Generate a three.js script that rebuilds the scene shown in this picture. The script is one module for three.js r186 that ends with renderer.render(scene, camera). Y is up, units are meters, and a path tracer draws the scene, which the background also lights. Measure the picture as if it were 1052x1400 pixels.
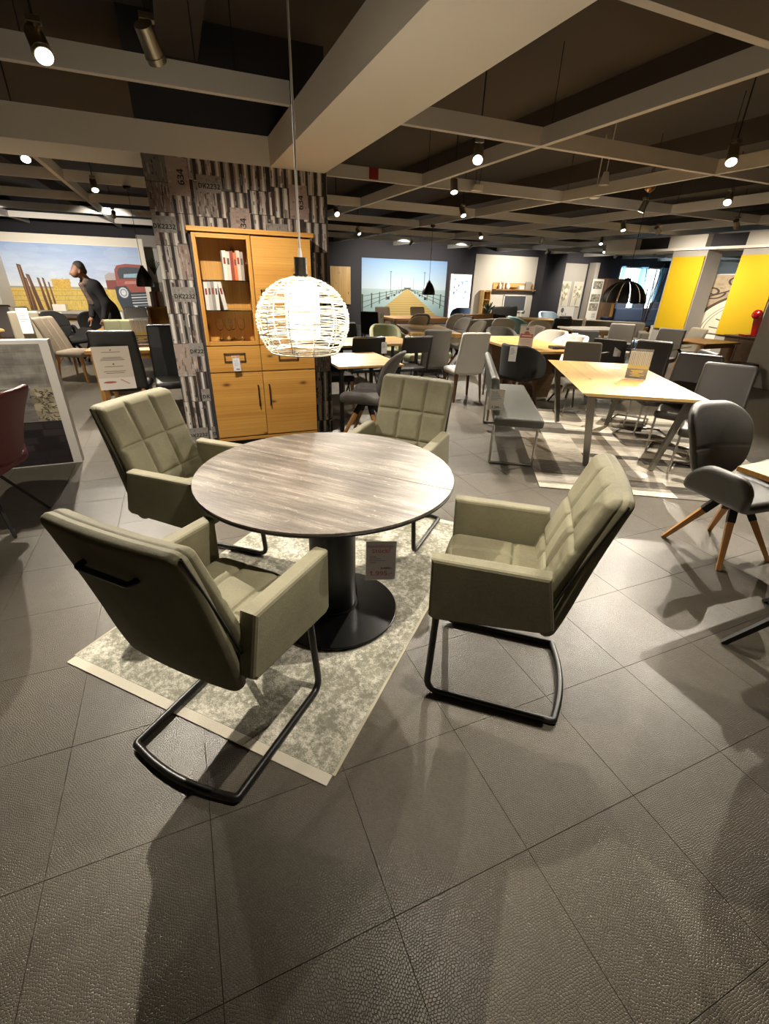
import * as THREE from 'three';
import { RoundedBoxGeometry } from 'three/addons/geometries/RoundedBoxGeometry.js';
import { mergeGeometries, mergeVertices } from 'three/addons/utils/BufferGeometryUtils.js';
import { MarchingCubes } from 'three/addons/objects/MarchingCubes.js';
import { RectAreaLightUniformsLib } from 'three/addons/lights/RectAreaLightUniformsLib.js';

RectAreaLightUniformsLib.init();
const scene = new THREE.Scene();
const renderer = new THREE.WebGLRenderer({ antialias: true });
renderer.toneMapping = THREE.LinearToneMapping;
renderer.toneMappingExposure = 1.32;
renderer.shadowMap.enabled = true;

// ---------------------------------------------------------------- camera: eye height 1.65 m, ultra-wide phone lens, tilted 27 degrees down
const camera = new THREE.PerspectiveCamera(96.7, 1052 / 1400, 0.05, 80);
{
  const pitch = 0.4752, roll = 0.0320, yaw = 0.4074;
  const fwd = new THREE.Vector3(Math.sin(yaw) * Math.cos(pitch), -Math.sin(pitch), -Math.cos(yaw) * Math.cos(pitch));
  const r = new THREE.Vector3(Math.cos(yaw), 0, Math.sin(yaw)), u = new THREE.Vector3().crossVectors(r, fwd);
  const r2 = r.clone().multiplyScalar(Math.cos(roll)).addScaledVector(u, Math.sin(roll));
  const u2 = u.clone().multiplyScalar(Math.cos(roll)).addScaledVector(r, -Math.sin(roll));
  camera.quaternion.setFromRotationMatrix(new THREE.Matrix4().makeBasis(r2, u2, fwd.clone().negate()));
  camera.position.set(0, 1.65, 0);
}

// ---------------------------------------------------------------- daylight outside the shop window
scene.background = new THREE.Color(0.72, 0.88, 1.0);
scene.backgroundIntensity = 9;

// ---------------------------------------------------------------- helpers
let seed = 7;
const rnd = () => { seed = (seed + 0x6d2b79f5) | 0; let t = Math.imul(seed ^ (seed >>> 15), 1 | seed); t = (t + Math.imul(t ^ (t >>> 7), 61 | t)) ^ t; return ((t ^ (t >>> 14)) >>> 0) / 4294967296; };
const rr = (a, b) => a + (b - a) * rnd();
const V = (x, y, z) => new THREE.Vector3(x, y, z);
const taken = new Map();
function numbered(name) { const n = taken.get(name) ?? 0; taken.set(name, n + 1); return n ? name + '_' + String(n).padStart(3, '0') : name; }
const shade = (o) => { o.castShadow = true; o.receiveShadow = true; return o; };

// uv in metres, box projection per triangle, u runs along the grain
function finish(geo, grain) {
  let g = geo.index ? geo.toNonIndexed() : geo;
  for (const k of Object.keys(g.attributes)) if (!['position', 'normal'].includes(k)) g.deleteAttribute(k);
  if (!g.attributes.normal) g.computeVertexNormals();
  g.computeBoundingBox();
  const s = g.boundingBox.getSize(V(0, 0, 0));
  const gr = grain ?? (s.x >= s.y && s.x >= s.z ? 0 : s.y >= s.z ? 1 : 2);
  const p = g.attributes.position, uv = new Float32Array(p.count * 2);
  const a = V(0, 0, 0), b = V(0, 0, 0), c = V(0, 0, 0);
  for (let i = 0; i < p.count; i += 3) {
    a.fromBufferAttribute(p, i); b.fromBufferAttribute(p, i + 1); c.fromBufferAttribute(p, i + 2);
    const n = b.clone().sub(a).cross(c.clone().sub(a));
    const ax = [Math.abs(n.x), Math.abs(n.y), Math.abs(n.z)];
    const k = ax[0] > ax[1] && ax[0] > ax[2] ? 0 : ax[1] > ax[2] ? 1 : 2;
    const pl = [0, 1, 2].filter((q) => q !== k);
    if (pl[1] === gr) pl.reverse();
    [a, b, c].forEach((q, j) => { const arr = [q.x, q.y, q.z]; uv[(i + j) * 2] = arr[pl[0]]; uv[(i + j) * 2 + 1] = arr[pl[1]]; });
  }
  g.setAttribute('uv', new THREE.BufferAttribute(uv, 2));
  return g;
}
const merge = (list) => (list.length === 1 ? list[0] : mergeGeometries(list));
const at = (g, x = 0, y = 0, z = 0, rx = 0, ry = 0, rz = 0) => { g.applyMatrix4(new THREE.Matrix4().compose(V(x, y, z), new THREE.Quaternion().setFromEuler(new THREE.Euler(rx, ry, rz)), V(1, 1, 1))); return g; };
const box = (w, h, d, x = 0, y = 0, z = 0, grain) => at(finish(new THREE.BoxGeometry(w, h, d), grain), x, y, z);
const rbox = (w, h, d, r, x = 0, y = 0, z = 0, grain) => at(finish(new RoundedBoxGeometry(w, h, d, 2, Math.min(r, w / 2.01, h / 2.01, d / 2.01)), grain), x, y, z);
const cyl = (r1, r2, h, seg = 24, x = 0, y = 0, z = 0) => at(finish(new THREE.CylinderGeometry(r1, r2, h, seg), 1), x, y, z);
function align(g, a, b) { const d = b.clone().sub(a); g.applyQuaternion(new THREE.Quaternion().setFromUnitVectors(V(0, 1, 0), d.clone().normalize())); const m = a.clone().add(b).multiplyScalar(0.5); return g.translate(m.x, m.y, m.z); }
const rod = (a, b, r1, r2 = r1, seg = 10) => align(finish(new THREE.CylinderGeometry(r2, r1, a.distanceTo(b), seg), 1), a, b);      // r1 at a, r2 at b
function strut(a, b, w, d, w2 = w, d2 = d, spin = 0) {                                                                        // square bar from a to b, w2 x d2 at b
  const L = a.distanceTo(b), g = new RoundedBoxGeometry(1, L, 1, 1, 0.02), p = g.attributes.position;
  for (let i = 0; i < p.count; i++) { const t = p.getY(i) / L + 0.5; p.setX(i, p.getX(i) * (w + (w2 - w) * t)); p.setZ(i, p.getZ(i) * (d + (d2 - d) * t)); }
  g.rotateY(spin); g.computeVertexNormals();
  return align(finish(g, 1), a, b);
}
function tube(pts, r, fillet = 0.04, closed = false, radial = 10) {
  const path = new THREE.CurvePath(), n = pts.length;
  const P = pts.map((p) => V(p[0], p[1], p[2]));
  let last = null, first = null;
  const corners = closed ? [...Array(n).keys()] : [...Array(n - 2).keys()].map((i) => i + 1);
  if (!closed) last = P[0].clone();
  for (const i of corners) {
    const p = P[i], a = P[(i + n - 1) % n], b = P[(i + 1) % n];
    const f = Math.min(pts[i][3] ?? fillet, p.distanceTo(a) * 0.49, p.distanceTo(b) * 0.49);
    const s = p.clone().add(a.clone().sub(p).setLength(f)), e = p.clone().add(b.clone().sub(p).setLength(f));
    if (last) path.add(new THREE.LineCurve3(last, s)); else first = s;
    path.add(new THREE.QuadraticBezierCurve3(s, p, e)); last = e;
  }
  path.add(new THREE.LineCurve3(last, closed ? first : P[n - 1]));
  // sample corners densely, straights sparsely
  const samples = [];
  path.curves.forEach((c) => { const m = c.isLineCurve3 ? 1 : 6; for (let k = 0; k < m; k++) samples.push(c.getPoint(k / m)); });
  if (!closed) samples.push(P[n - 1]);
  class Poly extends THREE.Curve { getPoint(t, o = V(0, 0, 0)) { const m = closed ? samples.length : samples.length - 1, q = Math.min(t * m, m - 1e-9), i = Math.floor(q); return o.copy(samples[i]).lerp(samples[(i + 1) % samples.length], q - i); } getPointAt(t, o) { return this.getPoint(t, o); } getTangentAt(t, o) { return this.getTangent(t, o); } getTangent(t, o = V(0, 0, 0)) { const m = closed ? samples.length : samples.length - 1, i = Math.round(t * m), N = samples.length; const a = closed ? samples[(i + N - 1) % N] : samples[Math.max(0, i - 1)], b = closed ? samples[(i + 1) % N] : samples[Math.min(N - 1, i + 1)]; return o.copy(b).sub(a).normalize(); } }
  return finish(new THREE.TubeGeometry(new Poly(), closed ? samples.length : samples.length - 1, r, radial, closed));
}
const lathe = (pts, seg = 40) => finish(new THREE.LatheGeometry(pts.map(([x, y]) => new THREE.Vector2(x, y)), seg), 1);
function prism(pts, depth, bevel = 0) {                                                                                       // outline in x,y, thickness along z, centred
  const s = new THREE.Shape(pts.map(([x, y]) => new THREE.Vector2(x, y)));
  const g = new THREE.ExtrudeGeometry(s, { depth: depth - 2 * bevel, bevelEnabled: bevel > 0, bevelSize: bevel, bevelThickness: bevel, bevelSegments: 2, bevelOffset: -bevel, curveSegments: 12 });
  g.translate(0, 0, -(depth - 2 * bevel) / 2);
  return finish(g);
}
// upholstered pad in x,y, thickness along z, rounded corners and edges, optional quilting on the +z side, bent by fn
function pad(w, h, t, { r = 0.03, er = 0.02, n = 10, m = 10, puff = 0, us = [], vs = [], sd = 0.012, sw = 0.012, backPuff = 0, fn = null } = {}) {
  er = Math.min(er, t / 2);
  const line = (L, k, seams) => {
    const set = new Set();
    for (let i = 0; i <= k; i++) set.add(+(-L / 2 + (L * i) / k).toFixed(5));
    for (const e of [0.15, 0.4, 0.7, 1]) { set.add(+(L / 2 - er * e).toFixed(5)); set.add(+(-L / 2 + er * e).toFixed(5)); }
    for (const s of seams) for (const e of [-2.2, -1.1, -0.5, 0, 0.5, 1.1, 2.2]) set.add(+(s + e * sw).toFixed(5));
    return [...set].filter((q) => Math.abs(q) <= L / 2 + 1e-6).sort((a, b) => a - b).filter((q, i, A) => i === 0 || q - A[i - 1] > 0.0006);
  };
  const X = line(w, n, us), Y = line(h, m, vs), nx = X.length, ny = Y.length, pos = [], idx = [];
  for (const side of [1, -1]) for (let j = 0; j < ny; j++) for (let i = 0; i < nx; i++) {
    let x = X[i], y = Y[j];
    const de = Math.min(w / 2 - Math.abs(x), h / 2 - Math.abs(y)), q = 1 - Math.min(1, Math.max(0, de / er));
    let z = t / 2 - er + er * Math.sqrt(Math.max(0, 1 - q * q));
    const bul = (1 - (2 * x / w) ** 2) * (1 - (2 * y / h) ** 2);
    z += (side > 0 ? puff : backPuff) * bul;
    if (side > 0) { let g = 0; for (const s of us) g = Math.max(g, Math.exp(-(((x - s) / sw) ** 2))); for (const s of vs) g = Math.max(g, Math.exp(-(((y - s) / sw) ** 2))); z -= sd * g * Math.min(1, de / er); }
    const cx = Math.abs(x) - (w / 2 - r), cy = Math.abs(y) - (h / 2 - r);
    if (cx > 0 && cy > 0) { const mm = Math.max(cx, cy), l = Math.hypot(cx, cy), k = mm / l; x = Math.sign(x) * (w / 2 - r + cx * k); y = Math.sign(y) * (h / 2 - r + cy * k); }
    const v = V(x, y, side * z); if (fn) fn(v); pos.push(v.x, v.y, v.z);
  }
  const id = (s, i, j) => s * nx * ny + j * nx + i;
  for (let j = 0; j < ny - 1; j++) for (let i = 0; i < nx - 1; i++) {
    idx.push(id(0, i, j), id(0, i + 1, j), id(0, i + 1, j + 1), id(0, i, j), id(0, i + 1, j + 1), id(0, i, j + 1));
    idx.push(id(1, i, j), id(1, i + 1, j + 1), id(1, i + 1, j), id(1, i, j), id(1, i, j + 1), id(1, i + 1, j + 1));
  }
  const ring = [];
  for (let i = 0; i < nx - 1; i++) ring.push([i, 0]); for (let j = 0; j < ny - 1; j++) ring.push([nx - 1, j]);
  for (let i = nx - 1; i > 0; i--) ring.push([i, ny - 1]); for (let j = ny - 1; j > 0; j--) ring.push([0, j]);
  ring.forEach(([i, j], k) => { const [i2, j2] = ring[(k + 1) % ring.length]; const a = id(0, i, j), b = id(0, i2, j2), c = id(1, i2, j2), d = id(1, i, j); idx.push(a, d, c, a, c, b); });
  const g = new THREE.BufferGeometry();
  g.setAttribute('position', new THREE.Float32BufferAttribute(pos, 3)); g.setIndex(idx); g.computeVertexNormals();
  return finish(g);
}
function part(parent, name, geo, material, label) { const o = shade(new THREE.Mesh(Array.isArray(geo) ? merge(geo) : geo, material)); o.name = name; if (label) o.userData.label = label; parent.add(o); return o; }
function thing(name, label, category, [x, y, z] = [0, 0, 0], turn = 0, group) { const o = new THREE.Group(); o.name = numbered(name); scene.add(o); o.position.set(x, y, z); o.rotation.y = turn; o.userData = { label, category }; if (group) o.userData.group = group; return o; }
function single(name, label, category, geo, material, [x, y, z] = [0, 0, 0], turn = 0, group) { const o = shade(new THREE.Mesh(Array.isArray(geo) ? merge(geo) : geo, material)); o.name = numbered(name); scene.add(o); o.position.set(x, y, z); o.rotation.y = turn; o.userData = { label, category }; if (group) o.userData.group = group; return o; }
function struct(name, label, category, geo, material, parent) { const o = geo ? shade(new THREE.Mesh(Array.isArray(geo) ? merge(geo) : geo, material)) : new THREE.Group(); o.name = parent ? name : numbered(name); (parent ?? scene).add(o); if (!parent) o.userData = { kind: 'structure', label, category }; return o; }
function again(src, label, [x, y, z], turn = 0, group) { const o = src.clone(); o.name = numbered(src.name.replace(/_\d{3}$/, '')); scene.add(o); o.position.set(x, y, z); o.rotation.y = turn; o.userData = { ...src.userData, label }; if (group) o.userData.group = group; return o; }
const facing = (fx, fz) => Math.atan2(fx, fz);

// ---------------------------------------------------------------- procedural textures
function noise2(w, h, cell, s) {                     // tileable value noise, 0..1
  const gx = Math.max(1, Math.round(w / cell)), gy = Math.max(1, Math.round(h / cell)), L = new Float32Array(gx * gy), out = new Float32Array(w * h);
  let q = s * 7919 + 13; const rn = () => { q = (q + 0x6d2b79f5) | 0; let t = Math.imul(q ^ (q >>> 15), 1 | q); t = (t + Math.imul(t ^ (t >>> 7), 61 | t)) ^ t; return ((t ^ (t >>> 14)) >>> 0) / 4294967296; };
  for (let i = 0; i < L.length; i++) L[i] = rn();
  for (let y = 0; y < h; y++) { const fy = (y / h) * gy, y0 = Math.floor(fy) % gy, y1 = (y0 + 1) % gy; let ty = fy - Math.floor(fy); ty = ty * ty * (3 - 2 * ty);
    for (let x = 0; x < w; x++) { const fx = (x / w) * gx, x0 = Math.floor(fx) % gx, x1 = (x0 + 1) % gx; let tx = fx - Math.floor(fx); tx = tx * tx * (3 - 2 * tx);
      out[y * w + x] = (L[y0 * gx + x0] * (1 - tx) + L[y0 * gx + x1] * tx) * (1 - ty) + (L[y1 * gx + x0] * (1 - tx) + L[y1 * gx + x1] * tx) * ty; } }
  return out;
}
function aniso(w, h, cx, cy, s) {                    // noise with different cell sizes in x and y
  const k = cx / cy, w2 = Math.max(8, Math.round(w / k)); const n = noise2(w2, h, cy, s), out = new Float32Array(w * h);
  for (let y = 0; y < h; y++) for (let x = 0; x < w; x++) { const f = (x / w) * w2, a = Math.floor(f) % w2, b = (a + 1) % w2, t = f - Math.floor(f); out[y * w + x] = n[y * w2 + a] * (1 - t) + n[y * w2 + b] * t; }
  return out;
}
function mix(list) { const out = new Float32Array(list[0][0].length); let tot = 0; for (const [, k] of list) tot += k; for (const [a, k] of list) for (let i = 0; i < out.length; i++) out[i] += (a[i] * k) / tot; return out; }
const stretch = (a) => { let lo = 1e9, hi = -1e9; for (const v of a) { if (v < lo) lo = v; if (v > hi) hi = v; } const o = new Float32Array(a.length); for (let i = 0; i < a.length; i++) o[i] = (a[i] - lo) / (hi - lo || 1); return o; };
function texOf(w, h, f, srgb, sizeX, sizeY = sizeX) {   // f(i) -> [r,g,b] 0..255
  const d = new Uint8Array(w * h * 4);
  for (let i = 0; i < w * h; i++) { const c = f(i); d[i * 4] = c[0]; d[i * 4 + 1] = c[1]; d[i * 4 + 2] = c[2]; d[i * 4 + 3] = 255; }
  const t = new THREE.DataTexture(d, w, h); t.magFilter = THREE.LinearFilter; t.minFilter = THREE.LinearMipmapLinearFilter; t.generateMipmaps = true; t.wrapS = t.wrapT = THREE.RepeatWrapping;
  if (srgb) t.colorSpace = THREE.SRGBColorSpace; t.repeat.set(1 / sizeX, 1 / sizeY); t.needsUpdate = true; return t;
}
const grey = (a, size, sy) => { const n = Math.round(Math.sqrt(a.length)); return texOf(n, n, (i) => { const v = a[i] * 255; return [v, v, v]; }, false, size, sy); };
const lerp3 = (a, b, t) => [a[0] + (b[0] - a[0]) * t, a[1] + (b[1] - a[1]) * t, a[2] + (b[2] - a[2]) * t];
function canvasTex(w, h, draw) { const c = document.createElement('canvas'); c.width = w; c.height = h; const g = c.getContext('2d'); draw(g, w, h); const t = new THREE.CanvasTexture(c); t.colorSpace = THREE.SRGBColorSpace; t.anisotropy = 4; return t; }
const std = (o) => new THREE.MeshStandardMaterial({ roughness: 0.6, metalness: 0, ...o });
const phys = (o) => new THREE.MeshPhysicalMaterial({ roughness: 0.6, metalness: 0, ...o });

const N512 = [1, 2, 3].map((s) => mix([[noise2(512, 512, 4, s), 0.5], [noise2(512, 512, 10, s + 10), 0.5], [noise2(512, 512, 40, s + 20), 0.4]]));
const fineBump = grey(stretch(N512[0]), 0.12);
const leatherBump = (() => { const a = noise2(512, 512, 9, 31), b = noise2(512, 512, 5, 32), c = noise2(512, 512, 64, 33); return grey(stretch(a.map((v, i) => Math.abs(v - 0.5) * 1.4 + Math.abs(b[i] - 0.5) * 0.6 + c[i] * 0.5)), 0.14); })();
function suede(hexA, hexB, size = 0.5) {
  const A = new THREE.Color(hexA), B = new THREE.Color(hexB); const a = [A, B].map((c) => { const s = c.clone().convertLinearToSRGB(); return [s.r * 255, s.g * 255, s.b * 255]; });
  const n = stretch(mix([[noise2(512, 512, 6, 41), 0.5], [noise2(512, 512, 30, 42), 0.5], [noise2(512, 512, 110, 43), 0.9]]));
  return texOf(512, 512, (i) => lerp3(a[0], a[1], n[i]), true, size);
}
function wood(base, dark, light, s, len = 1.3, wid = 0.65) {
  const W = 1024, Hh = 512, a = aniso(W, Hh, 420, 5, s), b = aniso(W, Hh, 520, 26, s + 1), c = aniso(W, Hh, 60, 2, s + 2), d = aniso(W, Hh, 500, 90, s + 3);
  const knots = Array.from({ length: 4 }, (_, i) => [((s * 37 + i * 251) % W), ((s * 53 + i * 137) % Hh), 8 + ((s + i * 3) % 9)]);
  return texOf(W, Hh, (i) => {
    const x = i % W, y = (i / W) | 0; let k = 0;
    for (const [kx, ky, kr] of knots) { const dx = (x - kx) / 2.2, dy = y - ky, q = Math.hypot(dx, dy) / kr; if (q < 3) k = Math.max(k, Math.exp(-q * q * 1.2)); }
    const t = a[i] * 0.5 + b[i] * 0.35 + d[i] * 0.3; let col = lerp3(base, light, Math.max(0, t - 0.5) * 1.6); col = lerp3(col, dark, Math.max(0, 0.5 - t) * 1.3 + (c[i] > 0.8 ? (c[i] - 0.8) * 1.4 : 0)); return lerp3(col, [dark[0] * 0.45, dark[1] * 0.4, dark[2] * 0.4], k * 0.8);
  }, true, len, wid);
}
const woodBump = (() => { const a = aniso(512, 512, 200, 3, 77), b = aniso(512, 512, 40, 2, 78); return grey(stretch(a.map((v, i) => v * 0.7 + b[i] * 0.3)), 0.6); })();

const M = {};
M.olive = phys({ map: suede('#6d6850', '#827d64'), bumpMap: fineBump, bumpScale: 0.0006, roughness: 0.72, sheen: 0.35, sheenRoughness: 0.5, sheenColor: new THREE.Color('#b5af92') });
M.black = std({ color: '#161514', roughness: 0.38 });
M.blackMatt = std({ color: '#1b1a19', roughness: 0.6 });
M.blackGloss = phys({ color: '#0c0b0b', roughness: 0.22, clearcoat: 0.3, clearcoatRoughness: 0.15 });
M.chrome = std({ color: '#b9b7b2', roughness: 0.24, metalness: 1 });
M.steel = std({ color: '#8f8c85', roughness: 0.34, metalness: 1 });
M.nickel = std({ color: '#a79f8c', roughness: 0.3, metalness: 1 });
M.white = std({ color: '#e4dfd6', roughness: 0.7 });
M.paper = std({ color: '#e9e6e2', roughness: 0.7 });
M.wall = std({ color: '#d6cfc3', roughness: 0.85, bumpMap: fineBump, bumpScale: 0.0006 });
M.wallBeige = std({ color: '#ece5d8', roughness: 0.85, bumpMap: fineBump, bumpScale: 0.0006 });
M.wallGrey = std({ color: '#a7a19a', roughness: 0.85 });
M.wallDark = std({ color: '#35343a', roughness: 0.8 });
M.ceilDark = std({ color: '#4d4640', roughness: 0.95 });
M.grid = std({ color: '#d0ccc6', roughness: 0.75 });
M.yellow = std({ color: '#c9a400', roughness: 0.7 });
M.oak = std({ map: wood([205, 150, 70], [160, 104, 38], [222, 172, 94], 5), bumpMap: woodBump, bumpScale: 0.0005, roughness: 0.5 });
M.oak2 = std({ map: wood([202, 146, 66], [156, 100, 36], [220, 168, 90], 17), bumpMap: woodBump, bumpScale: 0.0005, roughness: 0.5 });
M.oakLight = std({ map: wood([204, 164, 100], [166, 124, 66], [222, 188, 128], 9), bumpMap: woodBump, bumpScale: 0.0004, roughness: 0.42 });
M.oakBrown = std({ map: wood([150, 112, 70], [108, 76, 42], [176, 140, 94], 23), bumpMap: woodBump, bumpScale: 0.0005, roughness: 0.5 });
M.walnut = std({ map: wood([112, 88, 68], [78, 58, 42], [134, 108, 86], 29), bumpMap: woodBump, bumpScale: 0.0005, roughness: 0.5 });
M.legWood = std({ map: wood([188, 138, 82], [146, 98, 52], [206, 160, 104], 13), bumpMap: woodBump, bumpScale: 0.0004, roughness: 0.45 });
M.legDark = std({ map: wood([92, 62, 40], [60, 38, 24], [112, 78, 52], 37), roughness: 0.5 });
const leather = (c, r = 0.42) => std({ color: c, bumpMap: leatherBump, bumpScale: 0.0009, roughness: r });
const cloth = (c) => std({ color: c, bumpMap: fineBump, bumpScale: 0.0012, roughness: 0.9 });
M.leatherDark = leather('#3c3732', 0.4);
M.leatherGrey = leather('#4a4945', 0.42);
M.leatherBench = leather('#55554f', 0.42);
M.leatherBlack = leather('#22211f', 0.42);
M.leatherRed = leather('#5c1a22', 0.45);
M.greyBrown = cloth('#6b6459');
M.greyFab = cloth('#77736d');
M.greyLight = cloth('#a39c92');
M.greyDark = cloth('#3f3e3d');
M.cream = cloth('#c9bfa8');
M.whiteFab = cloth('#cfc9bf');
M.taupe = cloth('#9a8c7a');
M.blackFab = cloth('#1e1d1d');
M.blueFab = cloth('#5b7396');
M.teal = cloth('#7b9a98');
M.paleGreen = cloth('#a9ab8a');
M.velvet = phys({ map: suede('#5e5a57', '#7a7571', 0.3), roughness: 0.75, sheen: 0.6, sheenRoughness: 0.4, sheenColor: new THREE.Color('#b8b2ab'), bumpMap: fineBump, bumpScale: 0.0004 });
M.glass = phys({ color: '#ffffff', roughness: 0.02, transmission: 1, thickness: 0, ior: 1.5 });
M.glassSolid = phys({ color: '#ffffff', roughness: 0.01, transmission: 1, thickness: 0.004, ior: 1.5 });
M.glassShelf = phys({ color: '#e8f3ea', roughness: 0.03, transmission: 1, thickness: 0.006, ior: 1.5, attenuationColor: new THREE.Color('#7fae95'), attenuationDistance: 0.12 });
M.plastic = phys({ color: '#ffffff', roughness: 0.12, transmission: 0.92, thickness: 0 });
M.copper = std({ color: '#b0855a', roughness: 0.3, metalness: 1 });
const lampGlow = (k) => std({ color: '#ffffff', emissive: new THREE.Color(1, 0.93, 0.8), emissiveIntensity: k });
M.glowSpot = lampGlow(9);
M.glowSmall = lampGlow(7);
const PENDANT_GLOW = 2.2, PENDANT_CD = 0.6;
const SPOT_COLOR = new THREE.Color(1, 0.905, 0.765);

// ---------------------------------------------------------------- floor: square vinyl tiles with a pressed reptile-skin grain, laid quarter-turned
{
  const S = 1024, rows = 70, cols = 53, pts = [];
  for (let j = 0; j < rows; j++) for (let i = 0; i < cols; i++) pts.push([(i + (j % 2 ? 0.5 : 0) + rr(-0.28, 0.28)) / cols, (j + 0.5 + rr(-0.2, 0.2)) / rows]);
  const hgt = new Float32Array(S * S), tone = new Float32Array(S * S), wob = noise2(S, S, 60, 91), wob2 = noise2(S, S, 60, 92), big = noise2(S, S, 170, 93), fine = noise2(S, S, 5, 94);
  const cellTone = pts.map(() => rnd());
  for (let y = 0; y < S; y++) for (let x = 0; x < S; x++) {
    const k = y * S + x, u = x / S + (wob[k] - 0.5) * 0.02, v = y / S + (wob2[k] - 0.5) * 0.02, j0 = Math.floor(v * rows);
    let d1 = 9, d2 = 9, w = 0;
    for (let j = j0 - 1; j <= j0 + 1; j++) { const jj = (j + rows * 2) % rows, i0 = Math.floor(u * cols - (jj % 2 ? 0.5 : 0)); for (let i = i0 - 1; i <= i0 + 1; i++) {
      const q = jj * cols + ((i + cols * 2) % cols), p = pts[q]; let dx = u - p[0], dy = v - p[1]; dx -= Math.round(dx); dy -= Math.round(dy); const d = Math.hypot(dx * cols, dy * rows); if (d < d1) { d2 = d1; d1 = d; w = q; } else if (d < d2) d2 = d; } }
    const e = Math.min(1, (d2 - d1) / 0.34), flat = Math.min(1, Math.max(0, big[k] * 1.9 - 0.35));
    hgt[k] = (e * e * (3 - 2 * e) * 0.8 + cellTone[w] * 0.15) * (0.72 + 0.28 * flat) + fine[k] * 0.06; tone[k] = cellTone[w] * 0.35 + fine[k] * 0.25 + e * 0.25 + big[k] * 0.3;
  }
  const T = 0.475, bump = grey(stretch(hgt), T), tn = stretch(tone);
  const col = texOf(S, S, (i) => lerp3([78, 72, 62], [103, 97, 85], tn[i]), true, T);
  M.floor = std({ map: col, bumpMap: bump, bumpScale: 0.0015, roughness: 0.36 });
  const floor = struct('floor', 'dark greige vinyl tile floor with pressed skin grain', 'floor', box(31.6, 0.2, 22.4, 8.7, -0.105, -7.1), std({ color: '#38342f', roughness: 0.8 }));
  const tileA = rbox(T - 0.0016, 0.005, T - 0.0016, 0.0008, 0, -0.0025, 0), tileB = tileA.clone().rotateY(Math.PI / 2), tiles = [], x0 = -0.16 + T / 2, z0 = -0.56 - T / 2;
  const simple = box(T - 0.0016, 0.005, T - 0.0016, 0, -0.0025, 0), simpleB = simple.clone().rotateY(Math.PI / 2), rest = [];
  for (let i = -13; i <= 50; i++) for (let k = -9; k <= 36; k++) {
    const x = x0 + i * T, z = z0 - k * T; if (z < -17.9 || z > 3.9 || x < -6.4 || x > 24) continue;
    const odd = (i + k) & 1;
    if (i >= -4 && i <= 11 && k >= -2 && k <= 15) { const m = part(floor, 'floor_tile', odd ? tileB : tileA, M.floor); m.position.set(x, 0, z); } else rest.push((odd ? simpleB : simple).clone().translate(x, 0, z));
  }
  const far = part(floor, 'floor_tiles', rest, M.floor); far.userData.kind = 'stuff';
}

// ---------------------------------------------------------------- shell
struct('ceiling', 'dark bare ceiling slab above the open grid', 'ceiling', [box(31.6, 0.2, 22.4, 8.7, 3.5, -7.1), ...[-2.3, 0.3, 2.4, 4.3, 6.6, 9, 11.4, 13.8].map((x) => box(0.3, 0.26, 22, x, 3.28, -7.1))], M.ceilDark);
struct('wall_left', 'plain wall at the left end of the shop', 'wall', box(0.2, 3.6, 22.4, -7, 1.7, -7.1), M.wall);
struct('wall_front', 'plain wall behind the viewer', 'wall', box(31.6, 3.6, 0.2, 8.7, 1.7, 4), M.wall);
struct('wall_right', 'plain wall at the right end of the shop', 'wall', box(0.2, 3.6, 22.4, 24.4, 1.7, -7.1), M.wall);
const backWall = struct('wall_back', 'dark charcoal rear wall of the shop', 'wall', [box(26.2, 3.6, 0.2, 6.2, 1.7, -18.1), box(2.6, 1.2, 0.2, 20.6, 3.0, -18.1), box(2.6, 0.2, 0.2, 20.6, 0.0, -18.1), box(2.6, 3.6, 0.2, 23.2, 1.7, -18.1)], M.wallDark);
part(backWall, 'wall_panel', box(3.1, 2.6, 0.04, 12.95, 1.3, -17.97), M.wall, 'pale plastered wall section');
part(backWall, 'wall_panel', box(1.6, 2.45, 0.04, 16.5, 1.22, -17.97), M.wallGrey, 'grey wall section');
part(backWall, 'wall_panel', box(2.6, 2.6, 0.04, 0.45, 1.3, -17.97), M.wallGrey, 'grey wall section');
struct('column', 'charcoal column beside the pale wall section', 'column', box(1.1, 3.4, 0.5, 15.05, 1.7, -17.7), M.wallDark);
struct('column', 'grey wall end between flower prints and info board', 'column', box(0.22, 2.5, 0.4, 17.5, 1.25, -17.75), M.wallGrey);

// shop window with daylight behind it, curtained
{
  const w = struct('window_1', 'tall shop window full of daylight', 'window');
  part(w, 'window_frame', [box(2.6, 0.06, 0.12, 20.6, 2.4, -18), box(2.6, 0.06, 0.12, 20.6, 0.13, -18), ...[19.33, 20.6, 21.87].map((x) => box(0.06, 2.3, 0.12, x, 1.26, -18))], M.white);
  part(w, 'pane', box(1.2, 2.24, 0.01, 19.97, 1.27, -18), M.glass); part(w, 'pane', box(1.2, 2.24, 0.01, 21.24, 1.27, -18), M.glass);
  const cur = phys({ color: '#9fd0e6', roughness: 0.95, transmission: 0.45, thickness: 0 });
  const curtain = (x, wd) => { const g = new THREE.PlaneGeometry(wd, 2.2, 40, 1), p = g.attributes.position; for (let i = 0; i < p.count; i++) p.setZ(i, Math.sin(p.getX(i) * 38) * 0.035); g.computeVertexNormals(); return at(finish(g), x, 1.35, -17.86); };
  [[20.72, 0.5], [19.42, 0.3], [22.1, 0.5]].forEach(([x, wd], i) => single('curtain', ['pale blue curtain gathered at the middle of the shop window', 'pale blue curtain on the wardrobe side of the shop window', 'pale blue curtain on the yellow column side of the shop window'][i], 'curtain', curtain(x, wd), cur, [0, 0, 0], 0, 'shop window curtains'));
}

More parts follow.
